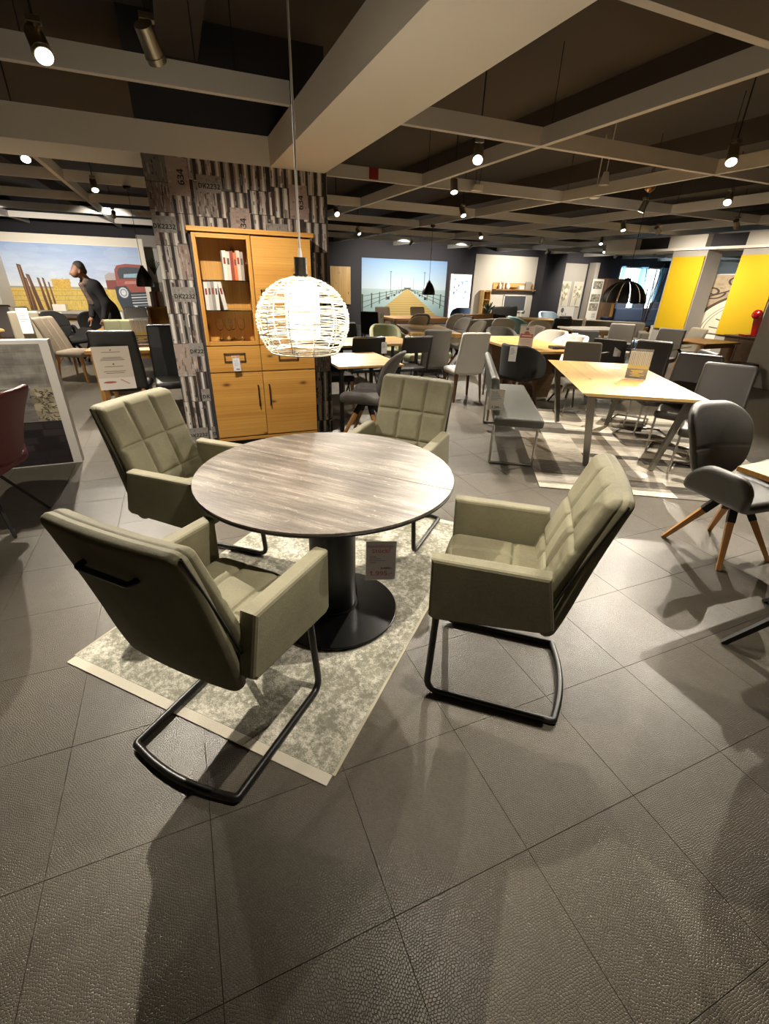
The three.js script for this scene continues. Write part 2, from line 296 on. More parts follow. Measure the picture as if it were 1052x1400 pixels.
// dropped plaster beams and the papered pillar
struct('beam', 'cream dropped plaster beam running over the dining table', 'beam', box(0.51, 0.22, 9.1, 1.225, 2.62, -0.57), M.wallBeige);
struct('beam', 'cream dropped plaster beam running left from the pillar', 'beam', box(8.48, 0.22, 0.7, -2.76, 2.62, -5.47), M.wallBeige);
{
  const W = 1024, Hh = 1616;
  const tex = canvasTex(W, Hh, (g) => {
    g.fillStyle = '#6b645e'; g.fillRect(0, 0, W, Hh);
    let y = -40, row = 0;
    const greys = ['#8d8781', '#9a938b', '#77706a', '#a49c92', '#857a72', '#6a625d', '#968a80'];
    while (y < Hh) {
      const hh = rr(150, 210); let x = -rr(0, 120);
      while (x < W) {
        const ww = rr(110, 210), y1 = y + rr(-30, 30), flat = rnd() < 0.22, base = greys[Math.floor(rnd() * greys.length)];
        g.fillStyle = base; g.fillRect(x, y1, ww, hh + 40);
        if (!flat) { const pitch = 50; for (let q = x; q < x + ww; q += pitch) { g.fillStyle = rnd() < 0.5 ? '#2e2726' : '#3a302d'; g.fillRect(q, y1, pitch * rr(0.28, 0.46), hh + 40); g.fillStyle = rnd() < 0.6 ? '#d6d0c6' : '#beb4a8'; g.fillRect(q + pitch * 0.55, y1, pitch * rr(0.2, 0.36), hh + 40); g.fillStyle = 'rgba(90,58,44,0.35)'; if (rnd() < 0.25) g.fillRect(q, y1 + rr(0, hh * 0.6), pitch * 0.6, rr(30, 120)); } } else { g.fillStyle = 'rgba(160,125,112,0.35)'; if (rnd() < 0.5) g.fillRect(x, y1, ww, hh); for (let q = 0; q < 30; q++) { g.fillStyle = rnd() < 0.5 ? 'rgba(60,50,46,0.25)' : 'rgba(205,198,188,0.25)'; g.fillRect(x + rr(0, ww), y1 + rr(0, hh), rr(2, 16), rr(4, 40)); } }
        for (let q = 0; q < 26; q++) { g.fillStyle = rnd() < 0.5 ? 'rgba(30,22,20,0.5)' : 'rgba(214,206,196,0.45)'; g.fillRect(x + rr(0, ww), y1 + rr(0, hh), rr(2, 9), rr(6, 60)); }
        g.fillStyle = 'rgba(30,24,22,0.7)'; g.fillRect(x, y1, ww, 3);
        x += ww;
      }
      y += hh; row++;
    }
    const plate = (px, py, s, rot, txt) => { g.save(); g.translate(px, py); g.rotate(rot); g.fillStyle = rot ? '#a28f86' : '#8f8982'; g.fillRect(-s * 1.9, -s * 1.5, s * 3.8, s * 2.4); for (let q = 0; q < 40; q++) { g.fillStyle = rnd() < 0.5 ? 'rgba(60,50,46,0.22)' : 'rgba(200,192,182,0.25)'; g.fillRect(rr(-s * 1.9, s * 1.7), rr(-s * 1.5, s * 0.8), rr(2, 14), rr(2, 20)); } g.fillStyle = '#1f1b1a'; g.font = 'bold ' + s + 'px sans-serif'; g.textAlign = 'center'; g.fillText(txt, 0, s * 0.35); g.restore(); };
    [[60, 330], [110, 690], [150, 1010], [185, 1300], [330, 120], [700, 330], [215, 1560], [60, 1560], [960, 640]].forEach(([a, b]) => plate(a, b, 34, 0, 'DK2232'));
    [[185, 90], [500, 300], [855, 160], [880, 1040], [905, 1320]].forEach(([a, b]) => plate(a, b, 46, -Math.PI / 2, '634'));
  });
  const p = struct('column', 'square pillar papered with a grey and brown corrugated metal print', 'column', box(1.59, 3.4, 0.69, 0.705, 1.7, -5.475), M.wallDark);
  const g = new THREE.PlaneGeometry(1.59, 2.51); g.translate(0.705, 1.255, -5.122);
  part(p, 'wallpaper', g, std({ map: tex, roughness: 0.8 }), 'printed corrugated metal wallpaper with stencilled lettering');
}

// ceiling grid
{
  const g = struct('ceiling_grid', 'open suspended grid of grey ceiling beams', 'ceiling');
  const zs = [2.5, 0.2, -2.1, -4.17, -6.5, -8.85, -11.2, -13.5, -15.8], xs = [-5.8, -3.5, -1.2, 3.2, 5.5, 7.8, 10.1, 12.4, 14.7, 17, 19.3, 21.6];
  for (const z of zs) {
    if (z > -5.2) { part(g, 'grid_beam', box(7.86, 0.13, 0.055, -2.97, 2.785, z), M.grid); part(g, 'grid_beam', box(22.8, 0.13, 0.055, 12.88, 2.785, z), M.grid); } else part(g, 'grid_beam', box(31.2, 0.13, 0.055, 8.7, 2.785, z), M.grid);
  }
  for (const x of xs) { if (x < 1.5) { part(g, 'grid_beam', box(0.055, 0.129, 9, x, 2.7852, -0.6), M.grid); part(g, 'grid_beam', box(0.055, 0.129, 12, x, 2.7852, -11.85), M.grid); } else part(g, 'grid_beam', box(0.055, 0.129, 21.8, x, 2.7852, -7.1), M.grid); }
  for (const x of [3.2, 5.5, 7.8]) for (const z of [-2.1, -4.17, -6.5]) part(g, 'suspension_wire', rod(V(x + 0.04, 2.84, z + 0.05), V(x + 0.04, 3.4, z + 0.05), 0.004, 0.004, 5), M.blackMatt);
  for (const [x, z] of [[-0.6, -4.17], [0.35, -4.17], [0.6, -4.17]]) part(g, 'suspension_wire', rod(V(x, 2.84, z), V(x, 3.4, z), 0.004, 0.004, 5), M.blackMatt);
}

// partition with the old car mural
struct('wall_mural', 'white partition carrying the old car mural', 'wall', box(6.2, 2.4, 0.2, -3.72, 1.2, -16.1), M.wall);
struct('wall_side', 'low white partition end on the left', 'wall', box(0.2, 2.4, 1.1, -4.04, 1.2, -15.45), M.wall);

// right-hand row: header of white and dark boxes over yellow columns
{
  const h = struct('wall_header', 'header of alternating white and charcoal boxes above yellow columns', 'header', box(0.7, 0.05, 7.4, 11.35, 2.43, -7.2), M.wallBeige);
  [[-10.9, -9.92, 1], [-9.92, -8.98, 0], [-8.98, -8.05, 1], [-8.05, -7.18, 0], [-7.18, -6.2, 1], [-6.2, -5.3, 0], [-5.3, -4.2, 1]].forEach(([a, b, wh]) => part(h, 'header_box', box(wh ? 0.5 : 0.34, 0.25, b - a - 0.004, wh ? 11.25 : 11.33, 2.58, (a + b) / 2), wh ? M.wall : M.wallDark));
  struct('column', 'grey column carrying the yellow panel beside the clock print', 'column', box(0.5, 2.4, 0.85, 11.32, 1.2, -8.42), M.wallGrey);
  struct('column', 'grey column carrying the yellow panel above the sideboard', 'column', box(0.5, 2.4, 0.85, 11.32, 1.2, -6.8), M.wallGrey);
  struct('column', 'white pillar beside the brown sideboard', 'column', box(1.0, 3.4, 1.2, 10.4, 1.7, -5.1), M.wall);
  struct('wall_low', 'low cream wall under the clock print', 'wall', box(0.1, 0.72, 4.4, 11.72, 0.36, -7.2), M.wallBeige);
}

// ---------------------------------------------------------------- rug under the dining table
{
  const S = 1024, a = noise2(S, S, 5, 51), b = noise2(S, S, 16, 52), c = noise2(S, S, 90, 53), d = noise2(S, S, 2, 54);
  const n = stretch(mix([[a, 0.5], [b, 0.6], [c, 0.7], [d, 0.4]])), orn = new Float32Array(S * S);
  for (let i = 0; i < 260; i++) { const cx = rr(0, S), cy = rr(0, S), R = rr(14, 46), t0 = rr(0, 6.3); for (let q = 0; q < 90; q++) { const th = t0 + q * 0.07, ra = R * (1 - q / 110), x = Math.round(cx + Math.cos(th) * ra + S) % S, y = Math.round(cy + Math.sin(th) * ra + S) % S; for (let e = -1; e <= 1; e++) orn[y * S + ((x + e + S) % S)] = 1; } }
  const col = texOf(S, S, (i) => { const t = Math.min(1, Math.max(0, (n[i] - 0.33) * 2.6)); let q = lerp3([134, 132, 116], [214, 209, 194], t); if (orn[i] && b[i] > 0.4) q = lerp3(q, [224, 221, 206], 0.55); else if (orn[i]) q = lerp3(q, [92, 94, 78], 0.4); return q; }, true, 1.05);
  const bump = grey(stretch(mix([[a, 1], [d, 1]])), 1.05);
  const rug = thing('rug', 'pale green grey vintage pattern rug under the round table', 'rug', [0.535, 0, -2.255], Math.atan2(0.69, 0.72));
  part(rug, 'pile', rbox(2.08, 0.005, 1.4, 0.002, 0, 0.0025, 0), std({ map: col, bumpMap: bump, bumpScale: 0.002, roughness: 0.95 }));
  for (const s of [-1, 1]) part(rug, 'woven_end', rbox(0.045, 0.005, 1.4, 0.002, s * 1.0625, 0.003, 0), std({ color: '#cfc8b6', bumpMap: fineBump, bumpScale: 0.001, roughness: 0.95 }), 'off-white woven end strip');
  for (const s of [-1, 1]) part(rug, 'binding', rbox(2.08, 0.0055, 0.012, 0.002, 0, 0.00275, s * 0.705), std({ color: '#b5ae98', roughness: 0.95 }));
}

// ---------------------------------------------------------------- round pedestal table
const TBL = [0.567, 0.0055, -1.995];
{
  const S = 1024, a = aniso(S, S, 260, 26, 61), b = aniso(S, S, 90, 8, 62), c = noise2(S, S, 150, 63), d = aniso(S, S, 30, 4, 64), e = noise2(S, S, 3, 65);
  const n = stretch(mix([[a, 0.8], [b, 0.6], [c, 0.7], [d, 0.3]]));
  const col = texOf(S, S, (i) => { const t = n[i]; let q = t < 0.5 ? lerp3([62, 56, 51], [98, 90, 82], t * 2) : lerp3([98, 90, 82], [146, 139, 128], (t - 0.5) * 2); if (Math.abs(b[i] - 0.5) < 0.018 && a[i] > 0.5) q = lerp3(q, [172, 166, 155], 0.6); const k = (e[i] - 0.5) * 14; return [q[0] + k, q[1] + k, q[2] + k].map((v) => Math.max(0, Math.min(255, v))); }, true, 1.0);
  const stone = std({ map: col, roughness: 0.44, bumpMap: grey(stretch(mix([[b, 1], [e, 0.6]])), 1.0), bumpScale: 0.0003 });
  const t = thing('round_dining_table', 'round dining table with stone-look top on a black column pedestal', 'table', TBL);
  const R = 0.632, spin = -0.82, oz = -0.062, half = (sgn) => { const s = new THREE.Shape(), o = 0.07, y0 = o + sgn * 0.0009, a0 = Math.asin(y0 / R); s.absarc(0, 0, R, sgn > 0 ? a0 : Math.PI - a0, sgn > 0 ? Math.PI - a0 : 2 * Math.PI + a0, false); const g = new THREE.ExtrudeGeometry(s, { depth: 0.008, bevelEnabled: true, bevelSize: 0.0015, bevelThickness: 0.0015, bevelSegments: 2, bevelOffset: -0.0015, curveSegments: 96 }); g.rotateX(-Math.PI / 2); return finish(g, 0).rotateY(spin).translate(0, 0.77, oz); };
  part(t, 'top_panel', half(1), stone, 'grey-brown stone-look top leaf'); part(t, 'top_panel', half(-1), stone, 'grey-brown stone-look top leaf');
  part(t, 'top_edge', lathe([[0, 0.757], [R - 0.004, 0.757], [R + 0.002, 0.76], [R + 0.002, 0.7675], [R - 0.004, 0.7695], [0, 0.7695]], 96).translate(0, 0, oz), M.black);
  for (const q of [-0.16, 0.16]) part(t, 'slide_rail', rbox(0.95, 0.045, 0.05, 0.005, 0, 0.733, q).rotateY(spin).translate(0, 0, oz), M.blackMatt);
  part(t, 'slide_housing', prism([[-0.36, 0], [0.36, 0], [0.3, -0.075], [-0.3, -0.075]], 0.3, 0.004).rotateY(-0.3).translate(0, 0.75, oz + 0.02), M.blackMatt);
  part(t, 'column', lathe([[0, 0.012], [0.132, 0.012], [0.132, 0.02], [0.122, 0.024], [0.122, 0.675], [0.135, 0.68], [0.135, 0.715], [0, 0.715]], 64), M.black);
  part(t, 'base_plate', lathe([[0, 0], [0.33, 0], [0.335, 0.003], [0.335, 0.011], [0.33, 0.014], [0, 0.014]], 80).translate(0, 0, 0.045), M.blackGloss);
}
function card(name, label, w, h, draw, pos, turn, { tilt = 0, group, sleeve = true, res = 256 } = {}) {
  const t = thing(name, label, 'sign', pos, turn, group), hold = tilt ? tilt : 0;
  const g = new THREE.PlaneGeometry(w, h); g.translate(0, 0, 0.0012); g.rotateX(hold);
  const tex = canvasTex(Math.round(res * w / h) || 64, res, draw);
  const back = box(w, h, 0.0016); back.rotateX(hold);
  part(t, 'backing', back, M.paper); part(t, 'print', g, std({ map: tex, roughness: 0.5 }));
  if (sleeve) { const s = box(w + 0.012, h + 0.03, 0.0006, 0, 0.012, 0.0024); s.rotateX(hold); part(t, 'clear_sleeve', s, M.plastic); }
  return t;
}
{ // show-piece price card hung under the table edge
  const t = card('price_card', 'clear sleeved price card reading 1.995 hanging under the round table', 0.132, 0.195, (g, w, h) => {
    g.fillStyle = '#d9d0de'; g.fillRect(0, 0, w, h); g.textAlign = 'center'; g.fillStyle = '#b04d8c'; g.font = 'bold ' + h * 0.1 + 'px sans-serif'; g.fillText('Ausstellungs-', w / 2, h * 0.15, w * 0.9); g.fillStyle = '#c2366f'; g.font = 'bold ' + h * 0.14 + 'px sans-serif'; g.fillText('Stück!', w / 2, h * 0.29, w * 0.7);
    g.fillStyle = '#8f86a0'; for (let i = 0; i < 4; i++) g.fillRect(w * 0.1, h * (0.38 + i * 0.05), w * (0.25 + (i % 3) * 0.15), h * 0.02);
    g.fillStyle = '#2b2430'; g.font = 'bold ' + h * 0.085 + 'px sans-serif'; g.fillText('2.480,-', w * 0.68, h * 0.72); g.fillRect(w * 0.5, h * 0.685, w * 0.38, h * 0.012); g.fillStyle = '#c0183f'; g.font = 'bold ' + h * 0.17 + 'px sans-serif'; g.fillText('1.995.-', w / 2, h * 0.89, w * 0.86);
  }, [0.655, 0.548, -1.54], -0.32, { tilt: -0.02 });
  part(t, 'hanger', [rod(V(-0.04, 0.11, 0), V(0, 0.2, -0.02), 0.001, 0.001, 5), rod(V(0.04, 0.11, 0), V(0, 0.2, -0.02), 0.001, 0.001, 5)], M.plastic);
}

// ---------------------------------------------------------------- olive cantilever armchairs
function oliveChair(label, pos, turn) {
  const t = thing('armchair', label, 'chair', pos, turn, 'armchairs around the round table');
  // cantilever frame of flat-oval tube
  const hw = 0.245, y = 0.015, pts = [[-hw + 0.03, 0.455, -0.16], [-hw + 0.03, 0.452, 0.275], [-hw, y, 0.285], [-hw, y, -0.262, 0.014]];
  const bow = [[-hw * 0.5, y, -0.288], [0, y, -0.297], [hw * 0.5, y, -0.288]];
  const mir = pts.map(([a, b, c, f]) => [-a, b, c, f]).reverse();
  part(t, 'frame', tube([...pts, ...bow, ...mir], 0.0148, 0.06, false, 12), M.black, 'black tube cantilever frame');
  part(t, 'seat_bracket', [rbox(0.42, 0.02, 0.05, 0.004, 0, 0.462, 0.16), rbox(0.42, 0.02, 0.05, 0.004, 0, 0.462, -0.06)], M.blackMatt);
  // seat cushion
  part(t, 'seat', at(pad(0.475, 0.50, 0.11, { r: 0.05, er: 0.04, n: 14, m: 14, puff: 0.014, us: [-0.079, 0.079], vs: [0.05], sd: 0.011, sw: 0.011 }), 0, 0.518, 0.055, -Math.PI / 2), M.olive);
  // back cushion (quilted) and shell; profile leans and sweeps back towards the top
  const lean = (v) => { const s = v.y / 0.57; v.z += -0.02 - 0.17 * s - 0.02 * s * s + 0.2 * v.x * v.x; }, leanS = (v) => { const s = v.y / 0.57; v.z += -0.16 - 0.085 * s - 0.045 * s * s + 0.2 * v.x * v.x; };
  const bc = pad(0.505, 0.57, 0.066, { r: 0.03, er: 0.03, n: 18, m: 20, puff: 0.006, us: [-0.085, 0.085], vs: [-0.115, 0.075], sd: 0.015, sw: 0.011, fn: (v) => { v.y += 0.285; lean(v); } });
  part(t, 'back_cushion', bc.translate(0, 0.472, -0.075), M.olive, 'quilted olive back cushion');
  const shell = pad(0.515, 0.615, 0.055, { r: 0.035, er: 0.026, n: 14, m: 20, backPuff: 0.022, fn: (v) => { v.y += 0.285; const k = Math.max(0, 0.16 - v.y) / 0.16; v.x *= 1 - 0.04 * k * k; leanS(v); v.z += 0.008 * k * k; } });
  part(t, 'back_shell', shell.translate(0, 0.452, -0.012), M.olive);
  part(t, 'piping', [-1, 1].map((s) => tube(Array.from({ length: 9 }, (_, i) => { const v = V(s * 0.2555, 0.03 + i * 0.066, 0); lean(v); return [v.x, v.y + 0.472, v.z - 0.104]; }), 0.0045, 0.03, false, 6)), M.blackMatt, 'dark seam between cushion and shell');
  // arms
  const arm = (s) => { const g = prism([[0.305, 0.735], [-0.12, 0.742], [-0.168, 0.525], [-0.15, 0.503], [0.275, 0.458], [0.298, 0.472]], 0.066, 0.012); g.rotateY(-Math.PI / 2); return g.translate(s * 0.272, 0, 0); };
  for (const s of [-1, 1]) { part(t, 'armrest', arm(s), M.olive); }
  // pull handle on the back
  const hb = []; { const p = (x, dz) => { const v = V(x, 0.47, 0); leanS(v); return [v.x, v.y + 0.46, v.z - 0.045 - dz]; }; hb.push(tube([p(-0.1, -0.02), p(-0.1, 0.035), p(0.1, 0.035), p(0.1, -0.02)], 0.009, 0.014, false, 8)); }
  part(t, 'handle', hb, M.black, 'black metal pull handle');
  return t;
}
oliveChair('olive armchair showing its smooth back and pull handle, rear bar off the rug', [-0.045, 0.004, -1.42], facing(0.727, -0.687));
oliveChair('olive armchair side-on to the round table, standing clear of the rug', [1.15, 0, -1.265], facing(-0.77, -0.64));
oliveChair('olive armchair facing the table from the oak cabinet side', [-0.08, 0.0055, -2.6], facing(0.77, 0.64));
oliveChair('olive armchair tucked in across the table, near the grey velvet swivel chair', [1.25, 0.0055, -2.67], facing(-0.73, 0.69));

// ---------------------------------------------------------------- wire ball pendant over the table
{
  const t = thing('pendant_lamp', 'white wire ball pendant lamp hanging over the round table', 'lamp', [0.465, 1.365, -1.975]);
  const R = 0.186, cy = 0.124;                      // truncated ball, open at the bottom
  const rad = (y) => { const k = (y - cy) / (y > cy ? 0.158 : 0.186); return R * Math.sqrt(Math.max(0, 1 - k * k)); };
  const wire = std({ color: '#d9d4c6', roughness: 0.5 }), rings = [];
  for (let i = 0; i < 60; i++) { const y = 0.005 + (i / 59) * 0.268, tx = rr(-0.05, 0.05), tz = rr(-0.05, 0.05), pts = []; for (let k = 0; k < 40; k++) { const a = (k / 40) * Math.PI * 2; const yy = Math.min(0.2775, Math.max(0.003, y + (Math.cos(a) * tx + Math.sin(a) * tz) * R)), r = rad(yy) + rr(-0.0012, 0.0022); pts.push(V(Math.cos(a) * r, yy, Math.sin(a) * r)); } rings.push(finish(new THREE.TubeGeometry(new THREE.CatmullRomCurve3(pts, true), 56, 0.0010, 4, true))); }
  part(t, 'wire_winding', rings, wire, 'pale wire wound round the ball');
  for (let i = 0; i < 12; i++) { const a = (i / 12) * Math.PI * 2, pts = []; for (let k = 0; k <= 14; k++) { const y = (k / 14) * 0.279, r = rad(y) - 0.002; pts.push(V(Math.cos(a) * r, y, Math.sin(a) * r)); } part(t, 'rib', finish(new THREE.TubeGeometry(new THREE.CatmullRomCurve3(pts), 24, 0.0022, 6)), wire); }
  part(t, 'rim', finish(new THREE.TorusGeometry(rad(0), 0.003, 6, 64).rotateX(Math.PI / 2)), wire);
  part(t, 'holder', [cyl(0.024, 0.024, 0.06, 28, 0, 0.315, 0), cyl(0.03, 0.03, 0.01, 28, 0, 0.283, 0)], M.chrome, 'chrome lamp holder');
  part(t, 'strain_relief', lathe([[0.009, 0.344], [0.008, 0.36], [0.005, 0.375], [0, 0.375]], 16), M.white);
  part(t, 'cord', rod(V(0, 0.37, 0), V(0, 2.04, 0), 0.0042, 0.0042, 8), std({ color: '#d6d2c8', roughness: 0.5 }), 'white cord');
  part(t, 'ceiling_canopy', cyl(0.05, 0.05, 0.03, 28, 0, 2.025, 0), M.white);
  part(t, 'diffuser', lathe([[0, 0.045], [0.06, 0.05], [0.068, 0.06], [0.068, 0.235], [0.056, 0.255], [0, 0.258]], 36), std({ color: '#fff8ea', emissive: new THREE.Color(1, 0.93, 0.8), emissiveIntensity: PENDANT_GLOW }), 'glowing frosted cylinder');
  const l = new THREE.PointLight(new THREE.Color(1, 0.86, 0.66), PENDANT_CD, 0, 2); l.position.set(0, 0.15, 0); l.castShadow = true; l.shadow.radius = 3; t.add(l);
}

// ---------------------------------------------------------------- oak highboard on the pillar
{
  const X0 = 0.195, X1 = 1.225, Z1 = -4.78, D = 0.335, y0 = 0.1, y1 = 1.955, xm = 0.685, zc = Z1 - D / 2;
  const t = thing('highboard', 'oak highboard cabinet with open glass-shelved compartment on the papered pillar', 'cabinet', [0, 0, 0]);
  const w = X1 - X0, cx = (X0 + X1) / 2, th = 0.022, dk = M.wallDark;
  part(t, 'top_board', rbox(w + 0.06, 0.036, D + 0.03, 0.004, cx, y1 + 0.018, zc + 0.01), M.oak);
  part(t, 'plinth', box(w - 0.1, 0.098, D - 0.08, cx, 0.049, zc - 0.02), M.blackMatt);
  part(t, 'bottom_board', rbox(w, 0.03, D, 0.003, cx, y0 + 0.015, zc + 0.008), M.oak);
  part(t, 'side_panel', box(th, y1 - y0, D - 0.024, X0 - th / 2 + 0.008, (y0 + y1) / 2, zc - 0.012), dk, 'charcoal side panel'); part(t, 'side_panel', box(th, y1 - y0, D - 0.024, X1 + th / 2 - 0.008, (y0 + y1) / 2, zc - 0.012), dk, 'charcoal side panel');
  part(t, 'back_panel', box(w, y1 - y0, 0.012, cx, (y0 + y1) / 2, Z1 - D + 0.01), M.oak2);
  part(t, 'divider', box(th, y1 - y0, D - 0.03, xm, (y0 + y1) / 2, zc - 0.012), M.oak2);
  part(t, 'shelf', box(w - 0.02, 0.022, D - 0.04, cx, 1.03, zc - 0.012, 0), M.oak2); part(t, 'shelf', box(w - 0.02, 0.022, D - 0.04, cx, 0.795, zc - 0.012, 0), M.oak2);
  // open display compartment framed in oak
  const fx0 = X0 + 0.002, fx1 = xm - 0.004, fy0 = 1.036, fy1 = 1.945, f = 0.034;
  part(t, 'display_frame', [rbox(f, fy1 - fy0, 0.022, 0.003, fx0 + f / 2, (fy0 + fy1) / 2, Z1, 1), rbox(f, fy1 - fy0, 0.022, 0.003, fx1 - f / 2, (fy0 + fy1) / 2, Z1, 1), rbox(fx1 - fx0 - 2 * f, f, 0.022, 0.003, (fx0 + fx1) / 2, fy1 - f / 2, Z1, 0), rbox(fx1 - fx0 - 2 * f, f, 0.022, 0.003, (fx0 + fx1) / 2, fy0 + f / 2, Z1, 0)], M.oak);
  part(t, 'display_lining', [box(0.012, fy1 - fy0, D - 0.05, fx0 + 0.02, (fy0 + fy1) / 2, zc - 0.01, 1), box(fx1 - fx0, 0.02, D - 0.05, (fx0 + fx1) / 2, fy1 - 0.004, zc - 0.012, 0)], M.oak2);
  for (const y of [1.585, 1.335]) part(t, 'glass_shelf', box(fx1 - fx0 - 0.04, 0.007, D - 0.06, (fx0 + fx1) / 2, y, zc - 0.012), M.glassShelf);
  const handle = (p, x, ya, yb) => part(p, 'handle', [rbox(0.012, yb - ya, 0.008, 0.002, x, (ya + yb) / 2, Z1 + 0.036), rbox(0.012, 0.012, 0.03, 0.002, x, ya + 0.006, Z1 + 0.022), rbox(0.012, 0.012, 0.03, 0.002, x, yb - 0.006, Z1 + 0.022)], M.black, 'slim black bow handle');
  const leaf = (a, b, c, d, m) => rbox(b - a - 0.005, d - c - 0.005, 0.022, 0.003, (a + b) / 2, (c + d) / 2, Z1, 0);
  handle(part(t, 'door', leaf(xm, X1, 1.036, 1.945), M.oak2), xm + 0.055, 1.34, 1.52);
  handle(part(t, 'door', leaf(X0, xm, 0.14, 0.785), M.oak), xm - 0.055, 0.45, 0.66);
  handle(part(t, 'door', leaf(xm, X1, 0.14, 0.785), M.oak2), xm + 0.055, 0.45, 0.66);
  for (const [a, b] of [[X0, xm], [xm, X1]]) { const d = part(t, 'drawer', leaf(a, b, 0.79, 1.03), a < 0.5 ? M.oak : M.oak2), mx = (a + b) / 2, my = 0.925; part(d, 'recessed_grip', [rbox(0.2, 0.014, 0.012, 0.002, mx, my + 0.035, Z1 + 0.016), rbox(0.2, 0.014, 0.012, 0.002, mx, my - 0.035, Z1 + 0.016), rbox(0.014, 0.084, 0.012, 0.002, mx - 0.093, my, Z1 + 0.016), rbox(0.014, 0.084, 0.012, 0.002, mx + 0.093, my, Z1 + 0.016)], M.legDark, 'dark rectangular grip frame'); }
  // tag
  const tag = card('price_tag', 'small white price tag hanging from the oak highboard drawer', 0.066, 0.118, (g, ww, hh) => { g.fillStyle = '#d8d8dc'; g.fillRect(0, 0, ww, hh); g.fillStyle = '#8f9096'; for (let i = 0; i < 5; i++) g.fillRect(ww * 0.15, hh * (0.15 + i * 0.1), ww * 0.6, hh * 0.03); g.fillStyle = '#2a2a2e'; g.fillRect(ww * 0.35, hh * 0.82, ww * 0.5, hh * 0.09); }, [0.445, 0.865, Z1 + 0.045], 0.1, { tilt: -0.2 });
  part(tag, 'string', rod(V(0, 0.05, -0.01), V(0, 0.075, -0.012), 0.0012, 0.0012, 5), M.paper);
  // books, each its own object
  const spine = ['#d9d2c6', '#c9c2b4', '#8f3b2c', '#d2713a', '#cbb9a6', '#9a8f86', '#d8d4cc', '#b9b4aa', '#8e8a84', '#dcd8d0', '#cfcac0'];
  const book = (k, x, y, th2, h, d, tilt, label) => { const b = thing('book', label, 'book', [x, y, zc + 0.03], 0, 'books in the oak highboard'); const c = std({ color: spine[k], roughness: 0.55 }); const turn = (g) => g.rotateZ(tilt); part(b, 'cover', turn(merge([box(0.003, h, d, -th2 / 2, h / 2, 0), box(0.003, h, d, th2 / 2, h / 2, 0), box(th2, h, 0.003, 0, h / 2, d / 2)])), c); part(b, 'pages', turn(box(th2 - 0.003, h - 0.008, d - 0.008, 0, h / 2, -0.003)), M.paper); part(b, 'spine_label', turn(box(th2 * 0.6, h * 0.22, 0.001, 0, h * 0.66, d / 2 + 0.002)), std({ color: k % 2 ? '#5a4a40' : '#8a2f26', roughness: 0.6 })); };
  [[0, 0.452, 0.029, 0.235], [1, 0.484, 0.03, 0.228], [2, 0.515, 0.027, 0.232], [3, 0.543, 0.024, 0.22], [4, 0.571, 0.028, 0.238], [5, 0.601, 0.026, 0.23]].forEach(([k, x, a, h], i) => book(k, x, 1.5885, a, h, 0.165, 0, ['off-white book at the end of the top glass shelf row', 'ivory book second in the top glass shelf row', 'dark red spined book on the top glass shelf', 'orange spined book on the top glass shelf', 'tan spined book on the top glass shelf', 'taupe spined book at the frame end of the top glass shelf'][i]));
  [[6, 0.262, 0.028, 0.232, 0], [7, 0.292, 0.027, 0.236, 0], [8, 0.321, 0.026, 0.24, 0], [9, 0.35, 0.028, 0.236, 0], [10, 0.418, 0.03, 0.238, 0.16]].forEach(([k, x, a, h, q], i) => book(k, x, 1.3385 + (q ? 0.004 : 0), a, h, 0.165, q, ['pale book against the side of the middle glass shelf', 'light grey book second from the side on middle glass shelf', 'mid grey book in the middle glass shelf row', 'white book before the leaning one on middle glass shelf', 'off-white book leaning on the middle glass shelf'][i]));
  // wine glasses
  const gl = (x, z, label) => { const g = thing('wine_glass', label, 'glass', [x, 1.0705, z], 0, 'wine glasses in the oak highboard'); part(g, 'bowl', lathe([[0.004, 0.085], [0.02, 0.095], [0.034, 0.12], [0.036, 0.145], [0.03, 0.19], [0.0285, 0.19], [0.0345, 0.145], [0.0325, 0.121], [0.019, 0.097], [0, 0.09]], 28), M.glassSolid); part(g, 'stem', lathe([[0, 0.004], [0.03, 0.001], [0.031, 0.003], [0.006, 0.008], [0.0035, 0.03], [0.0035, 0.08], [0.005, 0.088], [0, 0.089]], 24), M.glassSolid); };
  [[0.35, -4.90], [0.425, -4.87], [0.47, -4.94], [0.545, -4.9]].forEach(([x, z], i) => gl(x, z, 'stemmed wine glass standing in the oak highboard compartment'));
}

// ---------------------------------------------------------------- chair kinds (each faces local +z, origin on the floor under the seat)
const swept = (amt, curl = 0.15, y0 = 0) => (v) => { const s = v.y / 0.55; v.z += -amt * s - 0.03 * s * s + curl * v.x * v.x; };
function fourLegs(t, mat, { y = 0.42, spread = 0.19, out = 0.03, r1 = 0.022, r2 = 0.013, square = true } = {}) {
  for (const sx of [-1, 1]) for (const sz of [-1, 1]) { const a = V(sx * spread, y, sz * spread), b = V(sx * (spread + out), 0, sz * (spread + out * (sz < 0 ? 1.6 : 1))); part(t, 'leg', square ? strut(a, b, r1 * 2, r1 * 2, r2 * 2, r2 * 2) : rod(a, b, r1, r2), mat); }
}
function cantilever(t, mat, { hw = 0.2, y = 0.43, zf = 0.22, zr = -0.2, r = 0.011 } = {}) { part(t, 'frame', tube([[-hw, y, -0.12], [-hw, y, zf], [-hw, r, zf + 0.015], [-hw, r, zr], [hw, r, zr], [hw, r, zf + 0.015], [hw, y, zf], [hw, y, -0.12]], r, 0.05, false, 8), mat); }
